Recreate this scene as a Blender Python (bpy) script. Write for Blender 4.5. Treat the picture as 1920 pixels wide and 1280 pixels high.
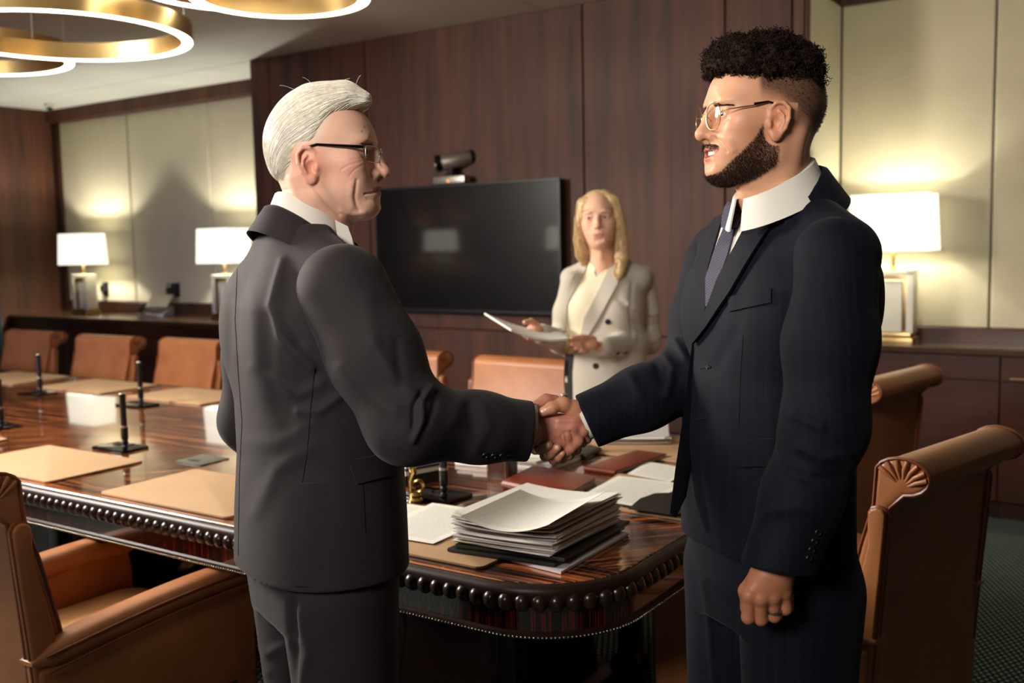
import bpy, bmesh, math, random
import numpy as np
from mathutils import Vector, Matrix, Euler
from mathutils.bvhtree import BVHTree
from mathutils.geometry import delaunay_2d_cdt

for _o in list(bpy.data.objects):
    bpy.data.objects.remove(_o)
SC = bpy.context.scene
COL = SC.collection
PI = math.pi
rnd = random.Random(7)

# ------------------------------------------------------------------ camera
FPX, HC = 1885.0, 1.48                      # focal length in pixels of a 1920 wide frame, lens height
_yaw, _pitch, _roll = math.radians(33.76), math.radians(5.515), 0.0202
FH = np.array([-math.sin(_yaw), math.cos(_yaw), 0.0])
RV = np.array([math.cos(_yaw), math.sin(_yaw), 0.0])
UP = np.array([0, 0, 1.0])
_fw = FH*math.cos(_pitch) - UP*math.sin(_pitch)
_u0 = UP*math.cos(_pitch) + FH*math.sin(_pitch)
_rt = RV*math.cos(_roll) - _u0*math.sin(_roll)
_up = _u0*math.cos(_roll) + RV*math.sin(_roll)
CAMP = np.array([0, 0, HC])
cam_d = bpy.data.cameras.new('camera')
cam = bpy.data.objects.new('camera', cam_d)
COL.objects.link(cam)
cam.matrix_world = Matrix(((_rt[0], _up[0], -_fw[0], 0), (_rt[1], _up[1], -_fw[1], 0), (_rt[2], _up[2], -_fw[2], HC), (0, 0, 0, 1)))
cam_d.sensor_width = 36.0
cam_d.lens = FPX/1920*36.0
cam_d.clip_start = 0.05
cam_d.dof.use_dof = True
cam_d.dof.focus_distance = 1.84
cam_d.dof.aperture_fstop = 3.8
SC.camera = cam

# ------------------------------------------------------------------ light of the place
w = bpy.data.worlds.new('world'); SC.world = w; w.use_nodes = True
w.node_tree.nodes['Background'].inputs[0].default_value = (0.9, 0.85, 0.75, 1)
w.node_tree.nodes['Background'].inputs[1].default_value = 0.05
SC.view_settings.view_transform = 'Standard'
SC.view_settings.look = 'None'
SC.view_settings.gamma = 1.0
SC.view_settings.exposure = 0.06
SC.view_settings.use_curve_mapping = False
SC.cycles.max_bounces = 5
SC.cycles.diffuse_bounces = 3
SC.cycles.glossy_bounces = 3
SC.cycles.transmission_bounces = 4
SC.cycles.use_adaptive_sampling = True
SC.cycles.adaptive_threshold = 0.04
SC.cycles.transparent_max_bounces = 12
SC.cycles.caustics_reflective = False
SC.cycles.caustics_refractive = False
SC.cycles.sample_clamp_indirect = 6.0

def area_light(name, loc, target, sx, sy, power, col, spread=180):
    d = bpy.data.lights.new(name, 'AREA'); d.shape = 'RECTANGLE'; d.size = sx; d.size_y = sy
    d.energy = power; d.color = col; d.spread = math.radians(spread)
    o = bpy.data.objects.new(name, d); COL.objects.link(o)
    o.location = loc
    o.rotation_euler = (Vector(target)-Vector(loc)).to_track_quat('-Z', 'Y').to_euler()
    return o
# unseen key light from the camera's left, an area lamp with no window
area_light('key_light', (-4.9, 0.75, 2.5), (-1.0, 1.9, 1.3), 1.0, 1.1, 270, (1.0, 0.93, 0.84))
area_light('fill_light', (-1.0, -1.45, 2.45), (-0.95, 1.9, 1.72), 1.0, 0.7, 13.5, (1.0, 0.94, 0.87), 62)  # added soft fill near the camera, lifts the faces and clasped hands
area_light('cool_light', (-5.9, -1.5, 1.4), (-6.3, 3.9, 0.8), 0.8, 1.0, 10, (0.50, 0.52, 1.0), 50)  # unseen bluish area light, put in to tint the far left chairs

# ------------------------------------------------------------------ pixel -> place helpers (1920x1280)
def ray(px, py): return _fw + _rt*((px-960)/FPX) + _up*((640-py)/FPX)
def atw(px, py, wd): d = ray(px, py); return CAMP + d*(wd/(d@FH))
def atz(px, py, z): d = ray(px, py); return CAMP + d*((z-HC)/d[2])
def aty(px, py, y): d = ray(px, py); return CAMP + d*(y/d[1])
def uwz(u, wd, z): return RV*u + FH*wd + UP*z
def proj(P):
    V = np.asarray(P, float) - CAMP; k = V@_fw
    return 960+FPX*(V@_rt)/k, 640-FPX*(V@_up)/k

# ------------------------------------------------------------------ materials
def lin(r, g, b):
    f = lambda c: (c/255/12.92) if c/255 <= 0.04045 else ((c/255+0.055)/1.055)**2.4
    return (f(r), f(g), f(b), 1.0)
MATS = {}
class NT:
    def __init__(s, name):
        s.m = bpy.data.materials.new(name); s.m.use_nodes = True
        s.t = s.m.node_tree; s.b = s.t.nodes['Principled BSDF']; MATS[name] = s.m
    def n(s, typ, **kw):
        x = s.t.nodes.new(typ)
        for k, v in kw.items():
            if k in ('op',): x.operation = v
            elif hasattr(x, k): setattr(x, k, v)
        return x
    def l(s, a, b): s.t.links.new(a, b)
    def val(s, node, i, v):
        if hasattr(v, 'is_linked'): s.l(v, node.inputs[i])
        else: node.inputs[i].default_value = v
    def math(s, op, a, b=0.0, c=None):
        x = s.t.nodes.new('ShaderNodeMath'); x.operation = op
        s.val(x, 0, a); s.val(x, 1, b)
        if c is not None: s.val(x, 2, c)
        return x.outputs[0]
    def coord(s, kind='Object', scale=(1, 1, 1), rot=(0, 0, 0), loc=(0, 0, 0)):
        tc = s.t.nodes.new('ShaderNodeTexCoord'); mp = s.t.nodes.new('ShaderNodeMapping')
        mp.inputs['Scale'].default_value = scale; mp.inputs['Rotation'].default_value = rot; mp.inputs['Location'].default_value = loc
        s.l(tc.outputs[kind], mp.inputs[0]); return mp.outputs[0]
    def noise(s, vec, scale, detail=3, rough=0.5, dist=0.0):
        x = s.t.nodes.new('ShaderNodeTexNoise'); s.l(vec, x.inputs['Vector'])
        x.inputs['Scale'].default_value = scale; x.inputs['Detail'].default_value = detail
        x.inputs['Roughness'].default_value = rough; x.inputs['Distortion'].default_value = dist
        return x.outputs['Fac']
    def ramp(s, fac, stops):
        x = s.t.nodes.new('ShaderNodeValToRGB'); s.l(fac, x.inputs[0])
        e = x.color_ramp.elements
        while len(e) < len(stops): e.new(0.5)
        for i, (p, c) in enumerate(stops): e[i].position = p; e[i].color = c
        return x.outputs[0]
    def mix(s, fac, a, b, typ='MIX'):
        x = s.t.nodes.new('ShaderNodeMix'); x.data_type = 'RGBA'; x.blend_type = typ
        s.val(x, 0, fac); s.val(x, 6, a); s.val(x, 7, b)
        return x.outputs[2]
    def bump(s, h, strength=0.2, dist=0.01):
        x = s.t.nodes.new('ShaderNodeBump'); s.l(h, x.inputs['Height'])
        x.inputs['Strength'].default_value = strength; x.inputs['Distance'].default_value = dist
        s.l(x.outputs[0], s.b.inputs['Normal'])
    def set(s, **kw):
        for k, v in kw.items():
            k = {'color': 'Base Color', 'rough': 'Roughness', 'metal': 'Metallic', 'spec': 'Specular IOR Level', 'coat': 'Coat Weight',
                 'coatr': 'Coat Roughness', 'trans': 'Transmission Weight', 'ior': 'IOR', 'emit': 'Emission Color', 'estr': 'Emission Strength',
                 'sheen': 'Sheen Weight', 'sss': 'Subsurface Weight', 'sssr': 'Subsurface Radius', 'ssss': 'Subsurface Scale', 'alpha': 'Alpha', 'sheenr': 'Sheen Roughness'}[k]
            if hasattr(v, 'is_linked'): s.l(v, s.b.inputs[k])
            else: s.b.inputs[k].default_value = v
        return s
def simple(name, rgb, rough=0.5, metal=0.0, var=0.12, vscale=8.0, bump=0.0, bscale=120.0, **kw):
    t = NT(name); c = lin(*rgb)
    v = t.coord('Object')
    nz = t.noise(v, vscale, 3)
    lo = tuple(x*(1-var) for x in c[:3])+(1,); hi = tuple(min(1, x*(1+var)) for x in c[:3])+(1,)
    t.set(color=t.ramp(nz, [(0.3, lo), (0.7, hi)]), rough=rough, metal=metal, **kw)
    if bump: t.bump(t.noise(v, bscale, 2), bump, 0.002)
    return t.m
def wood(name, dark, light, scale=(14, 14, 0.7), rough=0.35, coat=0.25, big=1.3):
    t = NT(name); v = t.coord('Object', scale)
    oi = t.t.nodes.new('ShaderNodeObjectInfo')
    add = t.t.nodes.new('ShaderNodeVectorMath'); add.operation = 'ADD'
    cmb = t.t.nodes.new('ShaderNodeCombineXYZ'); r = t.math('MULTIPLY', oi.outputs['Random'], 37.0)
    for i in range(3): t.l(r, cmb.inputs[i])
    t.l(v, add.inputs[0]); t.l(cmb.outputs[0], add.inputs[1])
    f1 = t.noise(add.outputs[0], 3.0, 6, 0.62, 0.4); f2 = t.noise(add.outputs[0], 0.5*big, 2)
    f = t.math('ADD', t.math('ADD', t.math('MULTIPLY', f1, 0.42), t.math('MULTIPLY', f2, 0.5)), 0.06)
    t.set(color=t.ramp(f, [(0.34, lin(*dark)), (0.72, lin(*light))]), rough=rough, coat=coat, coatr=0.2)
    t.bump(f1, 0.05, 0.002)
    return t.m
wood('mahogany', (42, 20, 11), (104, 57, 31), rough=0.6, coat=0.0)
wood('mahogany_dark', (30, 15, 10), (60, 32, 20))
wood('credenza_wood', (38, 18, 12), (84, 42, 26), scale=(0.9, 12, 14))
wood('credenza_top', (54, 34, 22), (92, 62, 40), scale=(0.9, 12, 14), rough=0.25, coat=0.5)
simple('fabric_wall', (196, 186, 158), 0.95, 0, 0.05, 4, 0.3, 900)
simple('ceiling_paint', (228, 228, 216), 0.9, 0, 0.03, 2)
simple('brass', (198, 168, 116), 0.30, 1.0, 0.15, 3)
simple('brass_antique', (184, 158, 100), 0.22, 1.0, 0.25, 60)
simple('marble_white', (226, 220, 204), 0.35, 0, 0.08, 6)
simple('black_plastic', (16, 16, 18), 0.38, 0, 0.1, 30)
simple('black_gloss', (8, 8, 9), 0.08, 0, 0.1, 30)
simple('silver', (176, 172, 162), 0.35, 0.8, 0.05, 10)
simple('grey_plate', (104, 104, 94), 0.4, 0.3, 0.05, 10)
simple('paper', (243, 241, 235), 0.8, 0, 0.02, 3)
simple('paper_cream', (224, 216, 196), 0.8, 0, 0.03, 3)
simple('paper_grey', (196, 188, 190), 0.8, 0, 0.04, 5)
simple('folder_black', (20, 21, 18), 0.42, 0, 0.2, 10, 0.15, 300)
simple('book_blue', (52, 66, 132), 0.35, 0, 0.1, 10)
simple('book_brown', (118, 46, 30), 0.32, 0, 0.22, 9, 0.12, 400)
simple('box_brown', (62, 28, 20), 0.45, 0, 0.15, 14, 0.15, 300)
simple('gold_line', (196, 160, 108), 0.4, 0.6, 0.1, 30)
simple('mat_leather', (178, 143, 108), 0.55, 0, 0.05, 5, 0.12, 500)
simple('teal_cloth', (34, 62, 60), 0.9, 0, 0.25, 20)
t = NT('leather')
v = t.coord('Object')
f = t.noise(v, 5, 4); fine = t.n('ShaderNodeTexVoronoi'); t.l(v, fine.inputs['Vector']); fine.inputs['Scale'].default_value = 380
t.set(color=t.ramp(f, [(0.3, lin(151, 92, 53)), (0.7, lin(180, 116, 71))]), rough=0.42, spec=0.45, coat=0.06, coatr=0.35)
t.bump(t.math('ADD', fine.outputs['Distance'], t.math('MULTIPLY', t.noise(v, 14, 3), 1.6)), 0.12, 0.004)
simple('leather_piping', (122, 62, 30), 0.4, 0, 0.1, 20)
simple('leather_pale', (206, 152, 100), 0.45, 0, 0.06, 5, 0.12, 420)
# carpet: dark blue-green with a grid of small pale dots
t = NT('carpet'); v = t.coord('Object', (42, 42, 42), (0, 0, 0.0))
sep = t.n('ShaderNodeSeparateXYZ'); t.l(v, sep.inputs[0])
row = t.math('FLOOR', sep.outputs[1]); off = t.math('MULTIPLY', t.math('MODULO', row, 2.0), 0.5)
fx = t.math('SUBTRACT', t.math('FRACT', t.math('ADD', sep.outputs[0], off)), 0.5); fy = t.math('SUBTRACT', t.math('FRACT', sep.outputs[1]), 0.5)
d2 = t.math('ADD', t.math('MULTIPLY', fx, fx), t.math('MULTIPLY', fy, fy))
dot = t.math('LESS_THAN', d2, 0.06)
base = t.ramp(t.noise(v, 0.9, 3), [(0.35, lin(28, 54, 66)), (0.7, lin(42, 74, 84))])
t.set(color=t.mix(dot, base, lin(196, 196, 170)), rough=0.95, spec=0.1)
t.bump(t.noise(v, 8, 2), 0.4, 0.004)
# macassar ebony veneer, banded: straight border, diagonal field, straight centre strip
def ebony(name, field):
    t = NT(name); v = t.coord('Object'); sep = t.n('ShaderNodeSeparateXYZ'); t.l(v, sep.inputs[0])
    x, y, z = sep.outputs
    if field:
        ay = t.math('ABSOLUTE', y)
        bay = t.math('FLOOR', t.math('MULTIPLY', x, 1/0.845))
        sg = t.math('SUBTRACT', t.math('MULTIPLY', t.math('ABSOLUTE', t.math('MODULO', bay, 2.0)), 2.0), 1.0)
        diag = t.math('ADD', t.math('MULTIPLY', x, 0.75), t.math('MULTIPLY', y, -0.66))
        inband = t.math('MULTIPLY', t.math('GREATER_THAN', ay, 0.22), t.math('LESS_THAN', ay, 0.66))
        s = t.math('ADD', t.math('MULTIPLY', diag, inband), t.math('MULTIPLY', y, t.math('SUBTRACT', 1.0, inband)))
        al = t.math('ADD', x, y)
    else:
        s = t.math('ADD', x, t.math('MULTIPLY', y, 1.3)); al = z
    c = t.n('ShaderNodeCombineXYZ')
    t.l(t.math('MULTIPLY', s, 46.0 if field else 110.0), c.inputs[0]); t.l(t.math('MULTIPLY', al, 0.9), c.inputs[1])
    n1 = t.math('ADD', t.math('MULTIPLY', t.math('SUBTRACT', t.noise(c.outputs[0], 1.0, 3, 0.55, 0.1), 0.5), 1.9), 0.5)
    t.set(color=t.ramp(n1, [(0.38, lin(26, 12, 8)), (0.47, lin(84, 38, 18)), (0.57, lin(206, 116, 62)), (0.66, lin(48, 22, 12))] if field else
          [(0.42, lin(12, 5, 5)), (0.52, lin(34, 9, 8)), (0.6, lin(96, 22, 14)), (0.68, lin(18, 7, 6))]), rough=0.16, coat=1.0, coatr=0.03, spec=0.5)
    return t.m
ebony('ebony_top', True); ebony('ebony_apron', False)
simple('ebony_bead', (34, 19, 12), 0.30, 0, 0.2, 20, coat=0.25, coatr=0.12, spec=0.35)
simple('ebony_rim', (34, 18, 11), 0.42, 0, 0.2, 20, spec=0.3)
t = NT('bead_metal'); t.set(color=lin(200, 190, 170), rough=0.2, metal=0.9)
def emitter(name, rgb, strength):
    t = NT(name); t.set(color=lin(*rgb), emit=lin(*rgb), estr=strength, rough=0.6); return t.m
emitter('light_strip', (255, 248, 226), 12.0)
emitter('shade_glow', (250, 247, 226), 1.25)
emitter('led_orange', (255, 150, 60), 2.0)
# black glass screen
t = NT('screen_glass'); t.set(color=lin(7, 8, 9), rough=0.3, spec=0.3, coat=1.0, coatr=0.05); t.b.inputs['Coat IOR'].default_value = 1.75

# ------------------------------------------------------------------ mesh helpers
class MB:
    def __init__(s): s.v = []; s.f = []
    def add(s, vs, fs):
        b = len(s.v); s.v.extend([tuple(map(float, q)) for q in vs]); s.f.extend([tuple(i+b for i in q) for q in fs]); return s
    def box(s, x0, x1, y0, y1, z0, z1):
        vs = [(x, y, z) for z in (z0, z1) for y in (y0, y1) for x in (x0, x1)]
        return s.add(vs, [(0, 2, 3, 1), (4, 5, 7, 6), (0, 1, 5, 4), (2, 6, 7, 3), (0, 4, 6, 2), (1, 3, 7, 5)])
    def rings(s, R, cap=True, close=True, loop=False):
        n = len(R[0]); b = len(s.v)
        for r in R: s.v.extend([tuple(map(float, q)) for q in r])
        m = len(R)
        for i in range(m if loop else m-1):
            j = (i+1) % m
            for k in range(n if close else n-1):
                k2 = (k+1) % n
                s.f.append((b+i*n+k, b+i*n+k2, b+j*n+k2, b+j*n+k))
        if cap and not loop:
            s.f.append(tuple(b+k for k in range(n))[::-1]); s.f.append(tuple(b+(m-1)*n+k for k in range(n)))
        return s
    def tube(s, path, r, sides=8, cap=True, loop=False, flat=1.0):
        P = [Vector(p) for p in path]; n = len(P); rs = r if isinstance(r, (list, tuple, np.ndarray)) else [r]*n
        T = [((P[(i+1) % n] if (loop or i < n-1) else P[i]) - (P[i-1] if (loop or i > 0) else P[i])).normalized() for i in range(n)]
        ref = Vector((0, 0, 1)) if abs(T[0].z) < 0.9 else Vector((1, 0, 0))
        N = (ref - T[0]*ref.dot(T[0])).normalized(); R = []
        for i in range(n):
            N = (N - T[i]*N.dot(T[i])); N = N.normalized() if N.length > 1e-6 else T[i].orthogonal().normalized()
            B = T[i].cross(N)
            R.append([P[i] + (N*math.cos(a)*flat + B*math.sin(a))*rs[i] for a in [2*PI*k/sides for k in range(sides)]])
        return s.rings(R, cap, True, loop)
    def lathe(s, prof, sides=24, c=(0, 0, 0)):
        return s.rings([[(c[0]+r*math.cos(2*PI*k/sides), c[1]+r*math.sin(2*PI*k/sides), c[2]+z) for k in range(sides)] for r, z in prof])
    def prism(s, outline, h0, h1, axis='z'):
        f = {'z': lambda a, b, h: (a, b, h), 'x': lambda a, b, h: (h, a, b), 'y': lambda a, b, h: (a, h, b)}[axis]
        return s.rings([[f(a, b, h0) for a, b in outline], [f(a, b, h1) for a, b in outline]])
    def xf(s, M):
        s.v = [tuple(M @ Vector(q)) for q in s.v]; return s
def mesh_from(name, mb, smooth=True, bevel=0.0, segs=2, angle=35):
    me = bpy.data.meshes.new(name); me.from_pydata(mb.v, [], mb.f); me.validate()
    bm = bmesh.new(); bm.from_mesh(me)
    bmesh.ops.recalc_face_normals(bm, faces=bm.faces)
    if bevel:
        ed = [e for e in bm.edges if len(e.link_faces) == 2 and e.calc_face_angle(0) > math.radians(30)]
        bmesh.ops.bevel(bm, geom=ed, offset=bevel, segments=segs, affect='EDGES', profile=0.6, clamp_overlap=True)
    bm.to_mesh(me); bm.free()
    if smooth:
        me.polygons.foreach_set('use_smooth', [True]*len(me.polygons))
        me.set_sharp_from_angle(angle=math.radians(angle))
    return me
def link(name, me, mat, parent=None, loc=None):
    o = bpy.data.objects.new(name, me); COL.objects.link(o)
    if mat is not None and me is not None and not me.materials:
        me.materials.append(MATS[mat] if isinstance(mat, str) else mat)
    if parent is not None: o.parent = parent
    if loc is not None: o.location = loc
    return o
def ob(name, mb, mat, parent=None, loc=None, bevel=0.0, segs=2, smooth=True, angle=35):
    return link(name, mesh_from(name, mb, smooth, bevel, segs, angle), mat, parent, loc)
def tag(o, label, cat, group=None):
    o['label'] = label; o['category'] = cat
    if group: o['group'] = group
    return o
def thing(name, label, cat, loc=(0, 0, 0), rz=0.0, group=None):
    o = bpy.data.objects.new(name, None); COL.objects.link(o); o.empty_display_size = 0.1
    o.location = loc; o.rotation_euler = (0, 0, rz)
    return tag(o, label, cat, group)
def struct(o, label=None, cat=None):
    o['kind'] = 'structure'
    if label: o['label'] = label
    if cat: o['category'] = cat
    return o
def copy_tree(o, parent=None):
    c = o.copy(); COL.objects.link(c)
    if parent is not None: c.parent = parent
    for ch in list(o.children): copy_tree(ch, c)
    return c
def rrect(w, h, r, n=5):
    out = []
    for cx, cy, a0 in ((w/2-r, h/2-r, 0), (-w/2+r, h/2-r, PI/2), (-w/2+r, -h/2+r, PI), (w/2-r, -h/2+r, 1.5*PI)):
        for k in range(n+1):
            a = a0+PI/2*k/n; out.append((cx+r*math.cos(a), cy+r*math.sin(a)))
    return out
# ================================================================== the room
XL, XR, YF, YT, YRL, YRR, HZ = -9.52, 3.0, -1.65, 5.37, 6.0, 6.0, 2.90
XB0, XB1 = -5.924, -1.700
def slabobj(name, x0, x1, y0, y1, z0, z1, mat, parent=None, bevel=0.0, segs=1):
    c = ((x0+x1)/2, (y0+y1)/2, (z0+z1)/2)
    mb = MB().box(x0-c[0], x1-c[0], y0-c[1], y1-c[1], z0-c[2], z1-c[2])
    return ob(name, mb, mat, parent, c, bevel, segs)
struct(slabobj('floor', XL-0.2, XR+0.2, YF-0.2, 6.9, -0.1, 0.0, 'carpet'), 'dark blue-green carpet with small pale dots', 'floor')
ceil = struct(slabobj('ceiling', XL-0.2, XR+0.2, YF-0.2, 6.9, HZ+0.03, HZ+0.15, 'ceiling_paint'), 'pale grey ceiling of long flat panels', 'ceiling')
def child_slab(name, parent, x0, x1, y0, y1, z0, z1, mat, bevel=0.003):
    o = slabobj(name, x0, x1, y0, y1, z0, z1, mat, None, bevel)
    o.parent = parent; o.location = Vector(o.location) - Vector(parent.location); return o
y = YF
for i in range(9):
    y2 = min(y+0.88, 6.05)
    for x0, x1 in ((XL, -6.4), (-6.4, -3.3), (-3.3, -0.2), (-0.2, XR)):
        child_slab('panel', ceil, x0+0.003, x1-0.003, y+0.006, y2-0.006, HZ, HZ+0.03, 'ceiling_paint', 0.004)
    y = y2
# projecting wood wall with the screen
wb = struct(slabobj('wall_back', XB0, XB1, YT+0.02, 6.2, 0, HZ+0.02, 'mahogany_dark'), 'dark mahogany panelled wall behind the screen', 'wall')
xs = [XB0, -5.721, -4.77, -3.04, -2.142, -1.768, XB1]
for i in range(len(xs)-1):
    for z0, z1 in ((0.12, 0.922), (0.926, HZ)):
        if i in (0, 5) and z0 < 0.5: z1 = HZ
        elif i in (0, 5): continue
        child_slab('panel', wb, xs[i]+0.004, xs[i+1]-0.004, YT, YT+0.022, z0, z1, 'mahogany', 0.004)
child_slab('return_stile', wb, XB1, XB1+0.014, YT+0.002, YT+0.05, 0.1, HZ, 'mahogany')
child_slab('return_panel', wb, XB1, XB1+0.012, YT+0.052, YRR-0.002, 0.972, 2.80, 'fabric_wall', 0.004)
child_slab('return_panel', wb, XB1, XB1+0.012, YT+0.052, YRR-0.002, 0.1, 0.968, 'mahogany_dark')
child_slab('return_panel', wb, XB1, XB1+0.012, YT+0.052, YRR-0.002, 2.804, HZ, 'mahogany_dark')
child_slab('plinth', wb, XB0, XB1, YT+0.008, YT+0.025, 0, 0.115, 'mahogany_dark')
# recess at the left, cream fabric panels
wl = struct(slabobj('wall_back_left', XL, XB0, YRL+0.025, YRL+0.2, 0, HZ+0.02, 'mahogany_dark'), 'cream fabric wall of the deep recess', 'wall')
for a, b in ((-9.40, -8.322), (-8.314, -7.186), (-7.178, -5.93)):
    child_slab('panel', wl, a+0.002, b-0.002, YRL, YRL+0.028, 1.005, 2.777, 'fabric_wall', 0.006)
child_slab('backsplash', wl, XL, XB0, YRL-0.02, YRL+0.03, 0.89, 1.0, 'mahogany_dark')
child_slab('cornice', wl, XL, XB0, YRL-0.065, YRL+0.03, 2.781, HZ+0.01, 'mahogany')
child_slab('stile', wl, XL, -9.405, YRL-0.02, YRL+0.03, 1.0, 2.781, 'mahogany_dark')
# right part, cream fabric panels
wr = struct(slabobj('wall_back_right', XB1, XR, YRR+0.025, YRR+0.3, 0, HZ+0.02, 'mahogany_dark'), 'cream fabric wall beside the wood panelling', 'wall')
for a, b in ((XB1+0.016, -0.876), (-0.870, 0.5), (0.506, 1.75), (1.756, XR)):
    child_slab('panel', wr, a+0.002, b-0.002, YRR, YRR+0.028, 0.972, 2.80, 'fabric_wall', 0.006)
child_slab('backsplash', wr, XB1, XR, YRR-0.012, YRR+0.03, 0.89, 0.97, 'credenza_wood')
child_slab('cornice', wr, XB1, XR, YRR-0.012, YRR+0.03, 2.802, HZ+0.01, 'mahogany')
# side walls and the wall behind the photographer
wsl = struct(slabobj('wall_left', XL-0.2, XL-0.022, YF, 6.2, 0, HZ+0.02, 'mahogany_dark'), 'mahogany panelled end wall by the teal curtain', 'wall')
ys = [6.0, 5.33, 4.0, 2.6, 1.2, -0.2, YF]
for i in range(6):
    child_slab('panel', wsl, XL-0.024, XL, ys[i+1]+0.004, ys[i]-0.004, 0.1, HZ, 'mahogany', 0.004)
struct(slabobj('wall_right', XR, XR+0.2, YF, 6.4, 0, HZ+0.02, 'mahogany_dark'), 'mahogany wall at the near end of the room', 'wall')
wf = struct(slabobj('wall_front', XL, XR, YF-0.2, YF, 0, HZ+0.02, 'mahogany_dark'), 'wall facing the screen, behind the photographer', 'wall')
for a in range(5):
    child_slab('panel', wf, -9.4+a*2.4, -9.4+a*2.4+2.2, YF-0.01, YF+0.02, 0.96, 2.85, 'mahogany', 0.006)
# curtain at the end wall
mb = MB(); R = []
for k in range(121):
    yy = 5.28-1.5*k/120; d = 0.05*math.sin(k*0.62)+0.02*math.sin(k*0.23)
    R.append([(XL+0.10+d, yy, 0.02), (XL+0.10+d*0.9, yy, 1.5), (XL+0.10+d*0.7, yy, 2.84), (XL+0.088+d*0.7, yy, 2.84), (XL+0.088+d*0.9, yy, 1.5), (XL+0.088+d, yy, 0.02)])
mb.rings(R)
cu = thing('curtain', 'dark teal curtain hanging against the end wall at the picture edge', 'curtain', (XL+0.1, 4.6, 0))
o = ob('cloth', mb, 'teal_cloth', cu); o.location = -Vector(cu.location)
o = ob('rail', MB().tube([(XL+0.1, 5.35, 2.86), (XL+0.1, 3.7, 2.86)], 0.015), 'black_plastic', cu); o.location = -Vector(cu.location)

# ================================================================== sideboards
def credenza(x0, x1, y0, y1, zt, n, where, labels, handle=None):
    w_ = (x1-x0)/n
    for i in range(n):
        a, b = x0+i*w_, x0+(i+1)*w_
        t = thing('cabinet', labels[i], 'cabinet', ((a+b)/2, (y0+y1)/2, 0), group='cabinets under the '+where)
        hw, hd = (b-a)/2-0.001, (y1-y0)/2
        ob('body', MB().box(-hw, hw, -hd+0.022, hd, 0.09, zt-0.036), 'credenza_wood', t)
        ob('toe_kick', MB().box(-hw, hw, -hd+0.05, hd, 0, 0.089), 'mahogany_dark', t)
        for s in (-1, 1):
            dr = ob('door', MB().box(min(s*0.002, s*(hw-0.002)), max(s*0.002, s*(hw-0.002)), -hd, -hd+0.02, 0.1, zt-0.17), 'credenza_wood', t, bevel=0.002, segs=1)
        ob('drawer', MB().box(-hw+0.002, hw-0.002, -hd, -hd+0.02, zt-0.165, zt-0.04), 'credenza_wood', t, bevel=0.002, segs=1)
        if handle: ob('handle', MB().box(-hw*0.9, -hw*0.55, -hd-0.012, -hd, zt-0.155, zt-0.147), 'gold_line', t, bevel=0.002, segs=1)
    o = slabobj('worktop', x0-0.01, x1, y0-0.025, y1, zt-0.035, zt, 'credenza_top', None, 0.004)
    tag(o, 'long polished wooden worktop below the '+where, 'worktop')
credenza(XL+0.02, XB0-0.02, 5.43, YRL-0.025, 0.896, 4, 'recess with two lamps',
         ['wooden cabinet at the far corner of the recess', 'wooden cabinet under the corner table lamp', 'wooden cabinet under the desk telephone', 'wooden cabinet beside the screen wall in the recess'])
credenza(XB1+0.02, 2.9, 5.65, YRR-0.015, 0.896, 5, 'single large lamp',
         ['wooden cabinet under the large table lamp', 'wooden cabinet behind the scroll-backed chairs', 'wooden cabinet outside the frame, third from the lamp',
          'wooden cabinet outside the frame, fourth from the lamp', 'wooden cabinet outside the frame, at the end wall'], True)

# ================================================================== table lamps
def make_lamp():
    t = thing('table_lamp', '', 'lamp')
    ob('foot', MB().box(-0.125, 0.125, -0.085, 0.085, 0, 0.03).box(-0.112, 0.112, -0.075, 0.075, 0.03, 0.058), 'brass', t, bevel=0.004)
    bd = MB()
    for s in (-1, 1): bd.box(s*0.103-0.018, s*0.103+0.018, -0.06, 0.06, 0.058, 0.40)
    bd.box(-0.121, 0.121, -0.06, 0.06, 0.372, 0.405)
    ob('column_frame', bd, 'marble_white', t, bevel=0.003)
    fr = MB()
    for s in (-1, 1): fr.box(s*0.076-0.009, s*0.076+0.009, -0.05, 0.05, 0.058, 0.371)
    fr.box(-0.085, 0.085, -0.05, 0.05, 0.353, 0.371)
    ob('brass_liner', fr, 'brass', t, bevel=0.002)
    ob('centre_block', MB().box(-0.058, 0.058, -0.035, 0.035, 0.059, 0.335), 'marble_white', t, bevel=0.004)
    ob('stem', MB().lathe([(0.0, 0.405), (0.02, 0.405), (0.02, 0.415), (0.011, 0.42), (0.011, 0.475), (0.016, 0.48), (0.016, 0.495), (0.006, 0.50), (0.006, 0.78), (0.0, 0.78)], 16), 'brass', t)
    R = []
    for z, k, off in ((0.505, 1.0, 0), (0.815, 0.93, 0), (0.815, 0.93, -0.004), (0.505, 1.0, -0.004)):
        R.append([(a*1, b*1, z) for a, b in rrect(0.44*k+2*off, 0.285*k+2*off, 0.012, 3)])
    mb = MB().rings(R, cap=False, loop=True)
    ob('shade', mb, 'shade_glow', t, angle=30)
    ob('shade_spider', MB().tube([(-0.2, 0, 0.80), (0.2, 0, 0.80)], 0.002).tube([(0, -0.13, 0.80), (0, 0.13, 0.80)], 0.002), 'brass', t)
    ob('bulb', MB().lathe([(0.0, 0.53), (0.013, 0.535), (0.018, 0.555), (0.028, 0.58), (0.030, 0.60), (0.02, 0.62), (0.0, 0.63)], 14), 'light_strip', t)
    return t
lamp0 = make_lamp()
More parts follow.
